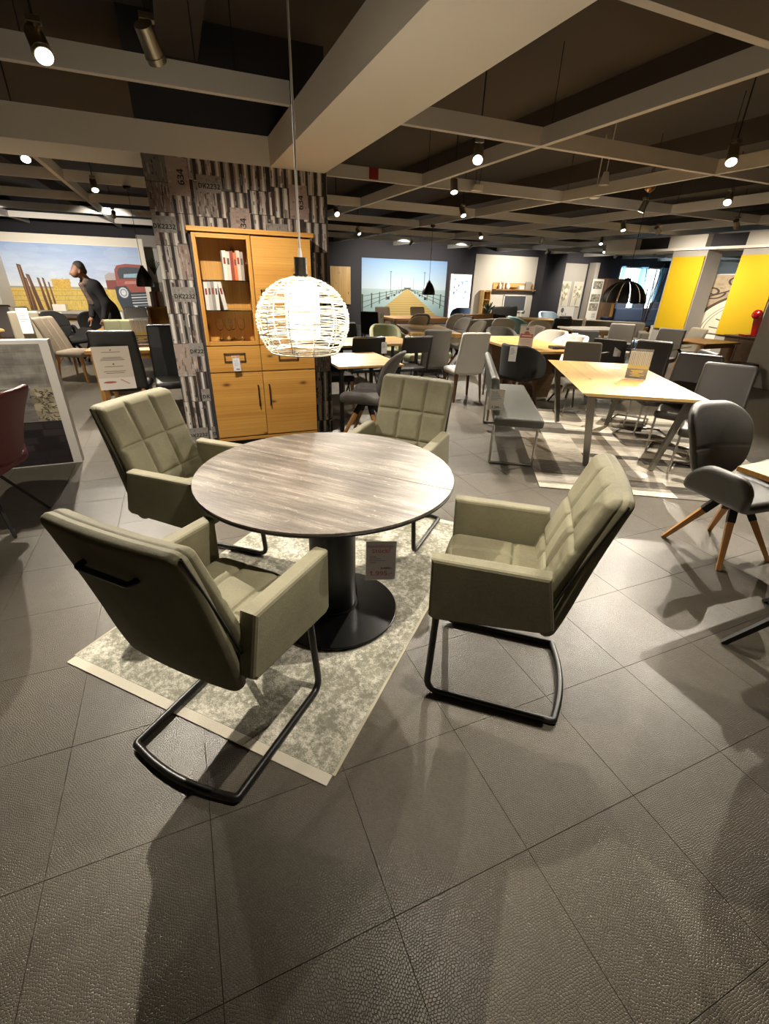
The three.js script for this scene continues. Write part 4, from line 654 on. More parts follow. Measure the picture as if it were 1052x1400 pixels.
highBack('dining_chair', 'grey chair beyond the oak tables in front of car mural', M.greyFab, [-0.75, 0, -10.8], facing(0.1, 1), { h: 0.98, w: 0.42 });
highBack('dining_chair', 'beige fluted chair on oak legs at the end of oak table', M.taupe, [-1.62, 0, -9.05], facing(0.85, 0.4), { h: 0.95, w: 0.46, flutes: 2, legMat: M.legWood, sweep: 0.2 });
const crm = highBack('dining_chair', 'cream fluted chair with a white tag on its back', M.cream, [-2.5, 0, -10.45], facing(-0.2, -1), { h: 0.97, w: 0.46, flutes: 2, legMat: M.legWood }); again(crm, 'cream fluted chair beside the tagged cream chair', [-2.45, 0, -11.15], facing(0.9, -0.4));
tag('white tag hanging on the back of a cream fluted chair', [-2.43, 0.82, -10.06], 0.1, '', 0.16, 0.4);
const bk = shellChair('shell_chair', 'black shell chair on brown legs beside the cream chairs', M.blackFab, [-1.92, 0, -10.5], facing(0.7, 0.6), { legs: 'wood', legMat: M.legDark }); again(bk, 'black shell chair on brown legs near the standing man', [-1.62, 0, -11.15], facing(-0.3, -0.95));
table('dining_table', 'dark-topped table on oak legs below the car mural', [-2.35, -12.2], -0.1, 1.7, 0.8, M.walnut, { th: 0.03, legMat: M.oakLight });
table('dining_table', 'oak table end beside the brown high-back chair', [-3.45, -9.45], 0.5, 1.5, 0.9, M.oakLight, { th: 0.035, legMat: M.oakLight });
highBack('dining_chair', 'dark brown high-back chair at the oak table end', M.walnut ? leather('#4a3d36') : M.greyDark, [-3.05, 0, -10.9], facing(0.1, 1), { h: 1.0, w: 0.45 });
// low sideboard under the mural
{ const t = thing('sideboard', 'low white and grey sideboard below the field in the mural', 'cabinet', [-2.5, 0, -15.7]); part(t, 'body', rbox(2.2, 0.5, 0.4, 0.006, 0, 0.36, 0), M.greyLight); for (const x of [-0.72, 0, 0.72]) part(t, 'door', rbox(0.7, 0.46, 0.02, 0.003, x, 0.36, 0.205), x === 0 ? M.wallGrey : M.white); part(t, 'plinth', box(2.1, 0.11, 0.34, 0, 0.055, 0), M.blackMatt); }
single('storage_box', 'white box standing on the low sideboard', 'box', rbox(0.3, 0.16, 0.22, 0.006, 0, 0.08, 0), M.white, [-2.9, 0.6105, -15.65]);
// small oak shelf with books by the pillar
{ const t = thing('bookcase', 'small oak bookcase seen just left of the papered pillar', 'bookcase', [-0.28, 0, -12.4]); part(t, 'body', [box(0.7, 0.04, 0.34, 0, 0.9, 0), box(0.7, 0.04, 0.34, 0, 0.05, 0), box(0.04, 0.85, 0.34, -0.33, 0.475, 0), box(0.04, 0.85, 0.34, 0.33, 0.475, 0), box(0.7, 0.85, 0.02, 0, 0.475, -0.16)], M.oak); part(t, 'shelf', box(0.62, 0.03, 0.32, 0, 0.48, 0), M.oak);
  for (let i = 0; i < 5; i++) single('book', ['white book standing on the small oak bookcase', 'grey book standing on the small oak bookcase', 'red book standing on the small oak bookcase', 'cream book standing on the small oak bookcase', 'pale book at the end of the small oak bookcase'][i], 'book', [rbox(0.045, 0.3, 0.22, 0.004, 0, 0.15, 0)], std({ color: ['#e2ddd6', '#9b9690', '#8a3a30', '#d8cdb4', '#ded6cb'][i], roughness: 0.6 }), [-0.5 + i * 0.055, 0.9205, -12.4], 0, 'books on the small oak bookcase'); }
{ const t = thing('picture', 'palm leaf picture in white on the grey wall', 'picture', [-0.5, 1.78, -17.94]); part(t, 'frame', box(0.62, 0.95, 0.025), M.white); const g = new THREE.PlaneGeometry(0.52, 0.85); g.translate(0, 0, 0.014); part(t, 'print', g, std({ map: canvasTex(128, 208, (c, w, h) => { c.fillStyle = '#e8e6df'; c.fillRect(0, 0, w, h); c.strokeStyle = '#4b5a4a'; c.lineWidth = 5; for (let i = 0; i < 9; i++) { c.beginPath(); c.moveTo(w / 2, h * 0.8); c.quadraticCurveTo(w * (0.1 + i * 0.1), h * 0.3, w * (i * 0.12), h * (0.25 + Math.abs(i - 4) * 0.05)); c.stroke(); } }), roughness: 0.6 })); }

// ---------------------------------------------------------------- murals
{
  const car = canvasTex(1400, 860, (g, W, H) => {
    const s = g.createLinearGradient(0, 0, 0, H * 0.56); s.addColorStop(0, '#8fa6cf'); s.addColorStop(0.5, '#b3c3de'); s.addColorStop(1, '#d6dbe2'); g.fillStyle = s; g.fillRect(0, 0, W, H);
    for (let i = 0; i < 60; i++) { g.fillStyle = rnd() < 0.5 ? 'rgba(120,140,180,0.06)' : 'rgba(235,238,245,0.08)'; g.beginPath(); g.ellipse(rr(0, W), rr(0, H * 0.45), rr(80, 260), rr(20, 70), 0, 0, 7); g.fill(); }
    g.fillStyle = '#9d9c8a'; g.fillRect(0, H * 0.535, W, H * 0.03); g.fillStyle = '#cdb25e'; g.fillRect(0, H * 0.56, W, H * 0.44);
    for (let i = 0; i < 2600; i++) { const y = rr(H * 0.56, H); g.fillStyle = ['rgba(226,203,120,0.5)', 'rgba(160,130,60,0.4)', 'rgba(205,170,80,0.5)', 'rgba(130,120,70,0.3)'][Math.floor(rnd() * 4)]; g.fillRect(rr(0, W), y, rr(2, 6), rr(6, 40)); }
    g.fillStyle = '#c9a54c'; g.fillRect(W * 0.3, H * 0.44, W * 0.13, H * 0.13); for (let i = 0; i < 300; i++) { g.fillStyle = rnd() < 0.5 ? 'rgba(225,190,100,0.4)' : 'rgba(150,115,50,0.35)'; g.fillRect(W * rr(0.29, 0.43), H * rr(0.42, 0.57), rr(3, 14), rr(3, 10)); }
    for (const [x, y0, y1, w, t] of [[0.085, 0.26, 1, 40, 0.02], [0.13, 0.38, 1, 34, 0.045], [0.11, 0.42, 1, 26, 0.02], [0.2, 0.42, 0.95, 22, 0.025], [0.235, 0.42, 0.9, 20, 0.015], [0.27, 0.47, 0.85, 14, 0.01]]) { g.fillStyle = '#5a4232'; g.beginPath(); g.moveTo(W * x, H * y0); g.lineTo(W * x + w, H * y0 + 10); g.lineTo(W * (x + t) + w * 1.2, H * y1); g.lineTo(W * (x + t) - 8, H * y1); g.fill(); g.fillStyle = 'rgba(180,120,70,0.7)'; g.fillRect(W * x + w * 0.4, H * y0 + 20, w * 0.25, H * (y1 - y0) * 0.7); }
    g.strokeStyle = '#6a5a48'; g.lineWidth = 3; for (const y of [0.6, 0.66, 0.72]) { g.beginPath(); g.moveTo(0, H * y); g.lineTo(W * 0.7, H * (y - 0.02)); g.stroke(); }
    // pickup truck
    const X = (q) => W * (0.70 + 0.30 * q), Y = (q) => H * (0.2 + 0.8 * q), poly = (c, ...p) => { g.fillStyle = c; g.beginPath(); p.forEach(([a, b], i) => (i ? g.lineTo(X(a), Y(b)) : g.moveTo(X(a), Y(b)))); g.closePath(); g.fill(); };
    poly('#a89ea0', [0, 0.22], [0.12, 0.17], [0.3, 0.18], [0.3, 0.44], [0, 0.44]); poly('#7c4340', [0, 0.3], [0.3, 0.29], [0.3, 0.45], [0, 0.45]);
    poly('#8e4a44', [0.28, 0.12], [0.36, 0.05], [0.6, 0.02], [1, 0.03], [1, 0.36], [0.26, 0.36]); poly('#3b4450', [0.34, 0.16], [0.41, 0.09], [0.62, 0.07], [0.96, 0.08], [0.98, 0.25], [0.36, 0.27]); poly('#8fb0c4', [0.5, 0.19], [0.9, 0.17], [0.92, 0.24], [0.48, 0.25]);
    poly('#96504a', [0.26, 0.3], [1, 0.27], [1, 0.52], [0.5, 0.56], [0.28, 0.44]); poly('#b87f76', [0.5, 0.31], [0.95, 0.29], [0.95, 0.34], [0.45, 0.36]);
    poly('#39404c', [0.2, 0.4], [0.5, 0.38], [0.62, 0.52], [0.62, 0.86], [0.3, 0.84], [0.2, 0.6]); poly('#2f3540', [0.55, 0.5], [1, 0.48], [1, 0.88], [0.55, 0.88]);
    for (let i = 0; i < 6; i++) poly(i % 2 ? '#c6cbd3' : '#8b919c', [0.58, 0.53 + i * 0.045], [1, 0.515 + i * 0.045], [1, 0.535 + i * 0.045], [0.58, 0.552 + i * 0.045]);
    for (const [r, c] of [[0.14, '#596270'], [0.12, '#d3d8de'], [0.095, '#8b98a6'], [0.06, '#d9dee4']]) { g.fillStyle = c; g.beginPath(); g.ellipse(X(0.4), Y(0.5), W * 0.3 * r, H * 0.8 * r * 0.72, 0, 0, 7); g.fill(); }
    poly('#b9bfc8', [0.22, 0.82], [1, 0.8], [1, 0.89], [0.24, 0.91]); poly('#dfe3e8', [0.22, 0.83], [1, 0.81], [1, 0.835], [0.22, 0.86]); poly('#c7ccd4', [0.62, 0.72], [0.7, 0.72], [0.72, 0.95], [0.64, 0.95]); poly('#22252b', [0.3, 0.9], [1, 0.89], [1, 1], [0.3, 1]);
    for (let i = 0; i < 120; i++) { g.fillStyle = 'rgba(70,40,32,0.35)'; g.fillRect(X(rr(0.3, 1)), Y(rr(0.05, 0.5)), rr(2, 14), rr(2, 8)); }
  });
  const t = thing('mural', 'wall-size photo mural of an old rusty pickup in a wheat field', 'mural', [-2.35, 1.25, -15.985]); part(t, 'backing', box(3.2, 1.9, 0.02, 0, 0, 0.002), M.paper); const g = new THREE.PlaneGeometry(3.18, 1.88); g.translate(0, 0, 0.0135); part(t, 'print', g, std({ map: car, roughness: 0.65 }));

  const pier = canvasTex(1400, 840, (c, W, H) => {
    const s = c.createLinearGradient(0, 0, 0, H * 0.5); s.addColorStop(0, '#7fa6d6'); s.addColorStop(1, '#c6d6df'); c.fillStyle = s; c.fillRect(0, 0, W, H * 0.52); const e = c.createLinearGradient(0, H * 0.45, 0, H); e.addColorStop(0, '#a9c1c4'); e.addColorStop(1, '#86a6aa'); c.fillStyle = e; c.fillRect(0, H * 0.47, W, H);
    const vx = W * 0.53, vy = H * 0.46; c.fillStyle = '#b29a5e'; c.beginPath(); c.moveTo(vx - 8, vy); c.lineTo(vx + 8, vy); c.lineTo(W * 0.98, H); c.lineTo(W * 0.06, H); c.fill();
    for (let i = 1; i < 46; i++) { const k = (i / 46) ** 2.2, y = vy + (H - vy) * k; c.strokeStyle = i % 2 ? 'rgba(96,78,40,0.5)' : 'rgba(214,192,132,0.5)'; c.lineWidth = 1 + 5 * k; c.beginPath(); c.moveTo(vx - (vx - W * 0.06) * k, y); c.lineTo(vx + (W * 0.98 - vx) * k, y); c.stroke(); }
    for (const sd of [-1, 1]) { for (let i = 0; i < 12; i++) { const k = 0.02 + (i / 11) ** 2.4 * 0.98, x = vx + sd * (W * 0.52) * k, y1 = vy + (H * 0.4) * k, y0 = vy - H * 0.02 * k + H * 0.06 * k; c.strokeStyle = '#3b4238'; c.lineWidth = 2 + 20 * k; c.beginPath(); c.moveTo(x, y0 + H * 0.06 * k); c.lineTo(x, y1); c.stroke(); } for (const q of [0.12, 0.22, 0.32]) { c.strokeStyle = '#46503f'; c.lineWidth = 7; c.beginPath(); c.moveTo(vx, vy); c.lineTo(vx + sd * W * 0.55, vy + H * (q + 0.02)); c.stroke(); }
      for (const [k, hh] of [[0.4, 0.27], [0.14, 0.16], [0.06, 0.08]]) { const x = vx + sd * W * k * 0.5; c.strokeStyle = '#2f3531'; c.lineWidth = 2 + k * 12; c.beginPath(); c.moveTo(x, vy + H * 0.12 * k * 2); c.lineTo(x, vy - H * hh); c.stroke(); c.fillStyle = '#39403c'; c.beginPath(); c.moveTo(x - W * 0.04 * k, vy - H * hh); c.lineTo(x + W * 0.04 * k, vy - H * hh); c.lineTo(x + W * 0.02 * k, vy - H * hh + 18 * k); c.lineTo(x - W * 0.02 * k, vy - H * hh + 18 * k); c.fill(); }
      for (let i = 0; i < 6; i++) { const k = 0.06 + (i / 5) ** 2 * 0.5, x = vx + sd * W * 0.4 * k; c.fillStyle = '#2e2a24'; c.fillRect(x - 40 * k, vy + H * 0.24 * k, 80 * k, 70 * k); } }
    c.fillStyle = '#2f3a38'; c.fillRect(vx - 60, vy - 14, 120, 14);
  });
  const t2 = thing('mural', 'wall-size photo mural of a wooden pier with lamp posts', 'mural', [8.32, 1.2, -17.985]); part(t2, 'backing', box(3.58, 2.14, 0.02, 0, 0, 0.002), M.paper); const g2 = new THREE.PlaneGeometry(3.6, 2.16); g2.translate(0, 0, 0.0135); part(t2, 'print', g2, std({ map: pier, roughness: 0.65 }));

  const clock = canvasTex(700, 900, (c, W, H) => {
    c.fillStyle = '#a08e74'; c.fillRect(0, 0, W, H); for (let i = 0; i < 400; i++) { c.fillStyle = rnd() < 0.5 ? 'rgba(70,54,40,0.12)' : 'rgba(200,184,156,0.14)'; c.fillRect(rr(0, W), rr(0, H), rr(8, 60), rr(8, 50)); }
    c.fillStyle = '#ddd4bd'; c.beginPath(); c.arc(W * 1.18, H * 1.0, W * 1.02, 0, 7); c.fill(); c.strokeStyle = '#4a3a2c'; c.lineWidth = 34; c.beginPath(); c.arc(W * 1.18, H * 1.0, W * 1.03, 0, 7); c.stroke(); c.lineWidth = 5; for (const r of [0.9, 0.86]) { c.beginPath(); c.arc(W * 1.18, H * 1.0, W * r, 0, 7); c.stroke(); }
    c.lineWidth = 16; for (const a of [3.3, 3.55, 4.0, 4.3]) { c.beginPath(); c.moveTo(W * 1.18 + Math.cos(a) * W * 0.55, H + Math.sin(a) * W * 0.55); c.lineTo(W * 1.18 + Math.cos(a) * W * 0.8, H + Math.sin(a) * W * 0.8); c.stroke(); }
    c.strokeStyle = '#3f3128'; c.lineWidth = 20; for (const [x, y, r] of [[0.55, 0.1, 0.12], [0.2, 0.55, 0.1], [0.12, 0.8, 0.08], [0.3, 0.3, 0.16]]) { c.beginPath(); for (let q = 0; q < 40; q++) { const th = q * 0.22, ra = W * r * (1 - q / 50); c.lineTo(W * x + Math.cos(th) * ra, H * y + Math.sin(th) * ra); } c.stroke(); } c.beginPath(); c.moveTo(0, H * 0.5); c.lineTo(W * 0.6, H * 0.22); c.stroke();
  });
  const t3 = thing('mural', 'photo print of an ornate iron clock face between the yellow columns', 'mural', [11.64, 1.32, -7.6], -Math.PI / 2); part(t3, 'backing', box(1.9, 1.24, 0.03, 0, 0, -0.002), M.paper); const g3 = new THREE.PlaneGeometry(1.88, 1.22); g3.translate(0, 0, 0.0145); part(t3, 'print', g3, std({ map: clock, roughness: 0.65 }));
}
single('wall_board', 'plain yellow board on the column beside the clock print', 'panel', rbox(0.03, 1.56, 0.78, 0.004, 0, 0.78, 0), M.yellow, [11.045, 0.72, -8.4], 0, 'yellow boards');
single('wall_board', 'plain yellow board on the column behind the red coffee machine', 'panel', rbox(0.03, 1.54, 0.82, 0.004, 0, 0.77, 0), M.yellow, [11.045, 0.74, -6.8], 0, 'yellow boards');
// sideboard and coffee machine
{ const t = thing('sideboard', 'brown wooden sideboard beside the white pillar', 'cabinet', [10.55, 0, -6.12]); part(t, 'body', rbox(0.8, 0.76, 0.6, 0.005, 0, 0.42, 0), M.walnut); part(t, 'top_board', rbox(0.84, 0.03, 0.64, 0.004, 0, 0.815, 0), M.walnut); for (const z of [-0.15, 0.15]) part(t, 'door', rbox(0.02, 0.7, 0.285, 0.003, -0.405, 0.42, z), M.walnut); part(t, 'plinth', box(0.74, 0.04, 0.54, 0, 0.02, 0), M.blackMatt); }
{ const t = thing('coffee_machine', 'red and black capsule coffee machine on the brown sideboard', 'coffee machine', [10.35, 0.8305, -6.05], -Math.PI / 2 - 0.3), red = phys({ color: '#b01219', roughness: 0.25, clearcoat: 0.6 }); part(t, 'base', rbox(0.2, 0.03, 0.3, 0.01, 0, 0.015, 0.05), red); part(t, 'column', prism([[-0.1, 0], [0.0, 0], [0.06, 0.3], [-0.02, 0.36]], 0.12, 0.01).rotateY(-Math.PI / 2).translate(0, 0.02, -0.02), red); part(t, 'water_tank', lathe([[0, 0], [0.07, 0], [0.085, 0.1], [0.07, 0.24], [0, 0.25]], 24).translate(0, 0.03, -0.1), M.blackMatt); part(t, 'brew_head', at(lathe([[0, -0.06], [0.075, -0.05], [0.09, 0], [0.075, 0.05], [0, 0.06]], 28), 0, 0.39, 0.04, 1.2), red); }

// ---------------------------------------------------------------- rear wall dressing
{ const t = thing('display_board', 'tall oak sample board leaning on the dark wall beside pier mural', 'board', [5.68, 0.72, -17.94]); part(t, 'board', rbox(0.78, 1.25, 0.04, 0.004, 0, 0.62, 0), M.oakLight); part(t, 'wall_bracket', box(0.5, 0.06, 0.03, 0, 0.3, -0.03), M.blackMatt); }
{ const t = thing('doorway_glow_panel', 'glowing white panel with small blue pictures in place of a lit doorway', 'sign', [10.8, 0.94, -17.96]); part(t, 'frame', box(0.98, 1.84, 0.06), M.white); const g = new THREE.PlaneGeometry(0.94, 1.8); g.translate(0, 0, 0.032); const tx = canvasTex(256, 490, (c, w, h) => { c.fillStyle = '#ffffff'; c.fillRect(0, 0, w, h); for (let i = 0; i < 26; i++) { c.fillStyle = ['#9fc3e0', '#7f98b4', '#c6d8e6', '#5f7690'][i % 4]; c.fillRect(rr(10, w - 60), h * (i < 18 ? rr(0.05, 0.5) : rr(0.55, 0.75)), rr(14, 44), rr(10, 40)); } }); part(t, 'print', g, std({ color: '#ffffff', map: tx, emissive: '#ffffff', emissiveMap: tx, emissiveIntensity: 1.1, roughness: 0.4 })); const l = new THREE.RectAreaLight(0xdfeeff, 1.1, 0.94, 1.8); l.position.set(0, 0, 0.06); l.rotation.y = Math.PI; t.add(l); }  // emissive panel and area light put in place of a lit doorway
{ const t = thing('wall_shelf', 'wooden wall shelf holding small ornaments above the mirror', 'shelf', [13.37, 1.34, -17.8]); part(t, 'board', rbox(2.05, 0.04, 0.26, 0.004, 0, 0, 0), M.oakBrown); part(t, 'back_rail', box(2.05, 0.24, 0.02, 0, 0.14, -0.12), M.oakLight);
  const it = (name, label, cat, geo, m, x) => single(name, label, cat, geo, m, [12.4 + x, 1.3605, -17.78], 0, 'ornaments on the wall shelf');
  it('bottle', 'slim white bottle on the wall shelf', 'bottle', lathe([[0, 0], [0.06, 0], [0.065, 0.03], [0.06, 0.15], [0.02, 0.2], [0.02, 0.28], [0, 0.28]], 16), M.white, 0.22); it('bottle', 'tall cream bottle on the wall shelf', 'bottle', lathe([[0, 0], [0.05, 0], [0.06, 0.1], [0.02, 0.26], [0.02, 0.36], [0, 0.36]], 16), M.cream, 0.38); it('vase', 'white bellied vase on the wall shelf', 'vase', lathe([[0, 0], [0.07, 0], [0.1, 0.1], [0.05, 0.22], [0.06, 0.25], [0, 0.25]], 18), M.white, 0.6); it('bowl', 'wooden bowl on the wall shelf', 'bowl', lathe([[0, 0], [0.06, 0], [0.16, 0.09], [0.15, 0.09], [0.05, 0.02], [0, 0.02]], 20), M.oakLight, 0.92); it('box', 'small white box on the wall shelf', 'box', rbox(0.24, 0.15, 0.16, 0.006, 0, 0.075, 0), M.white, 1.28); it('picture', 'square grey picture panel propped on the wall shelf', 'picture', rbox(0.3, 0.3, 0.03, 0.004, 0, 0.15, 0), M.greyLight, 1.65); it('figurine', 'small brown figurine on the wall shelf', 'figurine', lathe([[0, 0], [0.05, 0], [0.03, 0.08], [0.045, 0.14], [0.02, 0.2], [0, 0.21]], 14), M.oakBrown, 1.88); }
{ const t = thing('mirror', 'grey framed mirror standing under the wall shelf', 'mirror', [13.55, 0.5, -17.9]); part(t, 'frame', [box(1.2, 0.05, 0.04, 0, 0.63, 0), box(1.2, 0.05, 0.04, 0, 0, 0), box(0.05, 0.68, 0.04, -0.58, 0.315, 0), box(0.05, 0.68, 0.04, 0.58, 0.315, 0)], M.white); part(t, 'glass', box(1.12, 0.6, 0.012, 0, 0.315, 0), std({ color: '#8b9096', roughness: 0.15, metalness: 0.6 })); for (const x of [-0.4, 0.4]) part(t, 'foot', rbox(0.08, 0.5, 0.08, 0.004, x, -0.25, 0), M.white); }
{ const t = thing('shelf_unit', 'narrow lit oak shelf unit against the pale wall', 'shelf', [11.9, 0, -17.75]); part(t, 'body', [box(0.04, 1.3, 0.3, -0.16, 0.65, 0), box(0.04, 1.3, 0.3, 0.16, 0.65, 0), box(0.36, 1.3, 0.02, 0, 0.65, -0.15)], M.oakLight); for (let i = 0; i < 5; i++) part(t, 'shelf', box(0.3, 0.025, 0.28, 0, 0.05 + i * 0.3, 0), M.oakLight); }
{ const t = thing('sideboard', 'white sideboard below the wall shelf', 'cabinet', [12.55, 0, -17.6]); part(t, 'body', rbox(0.9, 0.5, 0.4, 0.006, 0, 0.3, 0), M.white); for (const x of [-0.22, 0.22]) part(t, 'door', rbox(0.43, 0.46, 0.02, 0.003, x, 0.3, 0.205), M.white); part(t, 'plinth', box(0.8, 0.06, 0.34, 0, 0.03, 0), M.blackMatt); }
// flower prints and printed vase board
const flower = (k) => (c, w, h) => { c.fillStyle = '#c6bfae'; c.fillRect(0, 0, w, h); for (let i = 0; i < 26; i++) { c.fillStyle = ['#d8cdb4', '#a99a7e', '#8b9078', '#e2d9c4'][(i + k) % 4]; c.beginPath(); c.ellipse(w * rr(0.15, 0.85), h * rr(0.1, 0.75), w * rr(0.05, 0.16), h * rr(0.03, 0.09), rr(0, 3), 0, 7); c.fill(); } c.strokeStyle = '#6f705c'; c.lineWidth = 3; for (let i = 0; i < 5; i++) { c.beginPath(); c.moveTo(w * 0.5, h); c.lineTo(w * rr(0.2, 0.8), h * 0.5); c.stroke(); } };
const pic = (label, x, y, z, w, h, draw) => { const t = thing('picture', label, 'picture', [x, y, z]); part(t, 'frame', box(w + 0.03, h + 0.03, 0.025), M.white); const g = new THREE.PlaneGeometry(w, h); g.translate(0, 0, 0.014); part(t, 'print', g, std({ map: canvasTex(160, Math.round(160 * h / w), draw), roughness: 0.65 })); };
pic('cream flower print beside the charcoal column', 16.15, 1.22, -17.93, 0.68, 0.98, flower(0)); pic('cream flower print beside the info board', 16.95, 1.22, -17.93, 0.5, 0.98, flower(1));
pic('printed vase picture below the flower prints', 16.4, 0.42, -17.93, 1.1, 0.52, (c, w, h) => { c.fillStyle = '#c9c6c0'; c.fillRect(0, 0, w, h); c.fillStyle = '#57544c'; c.beginPath(); c.ellipse(w * 0.4, h * 0.25, w * 0.08, h * 0.2, 0, 0, 7); c.fill(); c.fillStyle = '#8e8a80'; for (let i = 0; i < 20; i++) c.fillRect(w * rr(0.25, 0.6), h * rr(0.4, 0.9), rr(2, 8), rr(4, 14)); });
pic('tall white info board with rows of small room photos', 17.66, 0.97, -17.5, 0.62, 1.76, (c, w, h) => { c.fillStyle = '#e6e2d8'; c.fillRect(0, 0, w, h); for (const y of [0.04, 0.34, 0.55]) { c.fillStyle = '#8d887c'; c.fillRect(w * 0.08, h * y, w * 0.84, h * 0.18); for (let i = 0; i < 16; i++) { c.fillStyle = ['#c8c2b2', '#5c584e', '#a49a82'][i % 3]; c.fillRect(w * rr(0.08, 0.8), h * (y + rr(0, 0.14)), w * 0.1, h * 0.03); } } c.fillStyle = '#6b665c'; for (let i = 0; i < 4; i++) c.fillRect(w * 0.5, h * (0.8 + i * 0.03), w * 0.35, h * 0.01); });
{ const t = thing('wardrobe', 'tall oak wardrobe with a walnut door beside the shop window', 'wardrobe', [18.6, 0, -17.65]); part(t, 'body', rbox(1.15, 1.9, 0.6, 0.006, 0, 0.95, 0), M.walnut); part(t, 'door', rbox(0.55, 1.84, 0.022, 0.003, -0.28, 0.95, 0.31), M.walnut); const d = part(t, 'door', rbox(0.55, 1.84, 0.022, 0.003, 0.28, 0.95, 0.31), M.oak); part(d, 'handle', rbox(0.02, 0.3, 0.02, 0.003, 0.06, 1.0, 0.33), M.black); }

// ---------------------------------------------------------------- far furniture
table('dining_table', 'brown oak table in front of the pier mural', [5.75, -11.65], 0.05, 1.7, 0.9, M.oakBrown, { th: 0.05, legMat: M.oakBrown });
shellChair('shell_chair', 'taupe fluted shell chair drawn up to the brown oak table', M.greyBrown, [5.3, 0, -10.7], facing(0.1, -1), { legs: 'metal', wing: 0.06 });
shellChair('shell_chair', 'pale grey shell chair at the brown oak table end', M.greyLight, [6.15, 0, -10.7], facing(-0.3, -0.95), { legs: 'metal', wing: 0.06 });
highBack('dining_chair', 'pale chair across the brown oak table below the pier mural', M.taupe, [5.25, 0, -12.45], facing(0, 1), { h: 0.93 }); highBack('dining_chair', 'light rose chair across the brown oak table below the pier mural', M.cream, [6.3, 0, -12.45], facing(-0.1, 1), { h: 0.93 });
highBack('dining_chair', 'black chair with a tag left of the pier mural boardwalk', M.blackFab, [4.4, 0, -11.4], facing(0.5, -0.85), { h: 0.92 });
tag('white tag on the black chair below the pier mural', [4.55, 0.78, -11.1], 0.2, '', 0.12, 0.24);
{ const t = thing('bench', 'long wooden plank bench on dark panel legs', 'bench', [7.5, 0, -11.15], 0.35); part(t, 'backrest', rbox(1.6, 0.26, 0.06, 0.005, 0, 0.72, -0.2), M.oakBrown); part(t, 'seat', rbox(1.6, 0.06, 0.42, 0.005, 0, 0.45, 0), M.oakBrown); for (const s of [-1, 1]) part(t, 'leg_panel', rbox(0.06, 0.82, 0.42, 0.004, s * 0.72, 0.42, 0), M.blackMatt); }
{ const t = thing('bench', 'grey upholstered settee in front of plank bench', 'bench', [6.9, 0, -9.75], 0.3); part(t, 'seat', at(pad(1.7, 0.5, 0.14, { r: 0.05, er: 0.05, n: 8, m: 6 }), 0, 0.42, 0, -Math.PI / 2), M.greyFab); part(t, 'backrest', pad(1.7, 0.36, 0.1, { r: 0.06, er: 0.045, n: 8, m: 6 }).translate(0, 0.66, -0.24), M.greyFab); fourLegs(t, M.black, { y: 0.36, spread: 0.2 }); }
again(creamShell, 'cream shell chair in front of the grey settee', [6.45, 0, -8.75], facing(-0.5, -0.85)); again(creamShell, 'cream shell chair at the right end of the grey settee', [7.4, 0, -8.75], facing(0.6, 0.7));
highBack('dining_chair', 'beige chair with a tag in front of the grey settee', M.taupe, [6.35, 0, -7.95], facing(-0.9, -0.3), { h: 0.88, legs: 'sled', legMat: M.black });
{ const t = thing('potted_plant', 'small dark green plant in a grey pot on a stand', 'plant', [8.75, 0, -12.8]); part(t, 'stand', [cyl(0.18, 0.18, 0.03, 24, 0, 0.68, 0), cyl(0.03, 0.03, 0.66, 12, 0, 0.34, 0), cyl(0.16, 0.18, 0.03, 24, 0, 0.015, 0)], M.blackMatt); part(t, 'pot', lathe([[0, 0], [0.09, 0], [0.12, 0.18], [0.11, 0.18], [0.1, 0.16], [0, 0.16]], 20).translate(0, 0.695, 0), M.greyLight); const lf = std({ color: '#38452f', roughness: 0.7 }); for (let i = 0; i < 16; i++) { const a = i * 2.4, r = 0.05 + (i % 4) * 0.035, g = new THREE.SphereGeometry(0.5, 8, 5); g.scale(0.05, 0.2 + (i % 3) * 0.05, 0.012); g.translate(0, 0.1, 0); part(t, 'leaf', at(finish(g), Math.cos(a) * 0.04, 0.86, Math.sin(a) * 0.04, Math.sin(a) * r * 6, 0, -Math.cos(a) * r * 6), lf); } }
tubChair('tub_chair', 'blue upholstered chair near the pale wall', M.blueFab, [8.5, 0, -13.95], facing(0.2, -1)); { const t = thing('sofa', 'black leather sofa back in front of the mirror', 'sofa', [9.95, 0, -13.2], 0.35); part(t, 'seat', at(pad(1.5, 0.8, 0.25, { r: 0.06, er: 0.06, n: 8, m: 6 }), 0, 0.32, 0, -Math.PI / 2), M.leatherBlack); part(t, 'backrest', pad(1.5, 0.6, 0.2, { r: 0.06, er: 0.06, n: 8, m: 6 }).translate(0, 0.62, -0.36), M.leatherBlack); for (const x of [-0.6, 0.6]) part(t, 'foot', box(0.06, 0.2, 0.6, x, 0.1, 0), M.chrome); }
tubChair('tub_chair', 'teal upholstered chair beside the far oak table', M.teal, [8.05, 0, -10.3], facing(0.9, 0.3)); table('dining_table', 'light oak table between teal chair and black chairs', [9.05, -11.2], -0.5, 1.3, 0.8, M.oakLight, { legMat: M.oakLight }); tubChair('tub_chair', 'pale blue chair beyond the light oak table', M.blueFab ? cloth('#9fb0be') : M.teal, [10.4, 0, -12.0], facing(-0.4, 0.9));
const bkA = highBack('dining_chair', 'black chair with a tag at the light oak table', M.blackFab, [8.45, 0, -9.45], facing(0.2, -1), { h: 0.92, w: 0.48 }); again(bkA, 'black chair with a tag beside the white-topped table', [9.05, 0, -9.4], facing(0.2, -1)); tag('white tag on a black chair by the light oak table', [8.43, 0.8, -9.135], 0, '', 0.1, 0.24); tag('white tag on a black chair by the white-topped table', [9.0, 0.8, -9.09], 0, '', 0.1, 0.24);
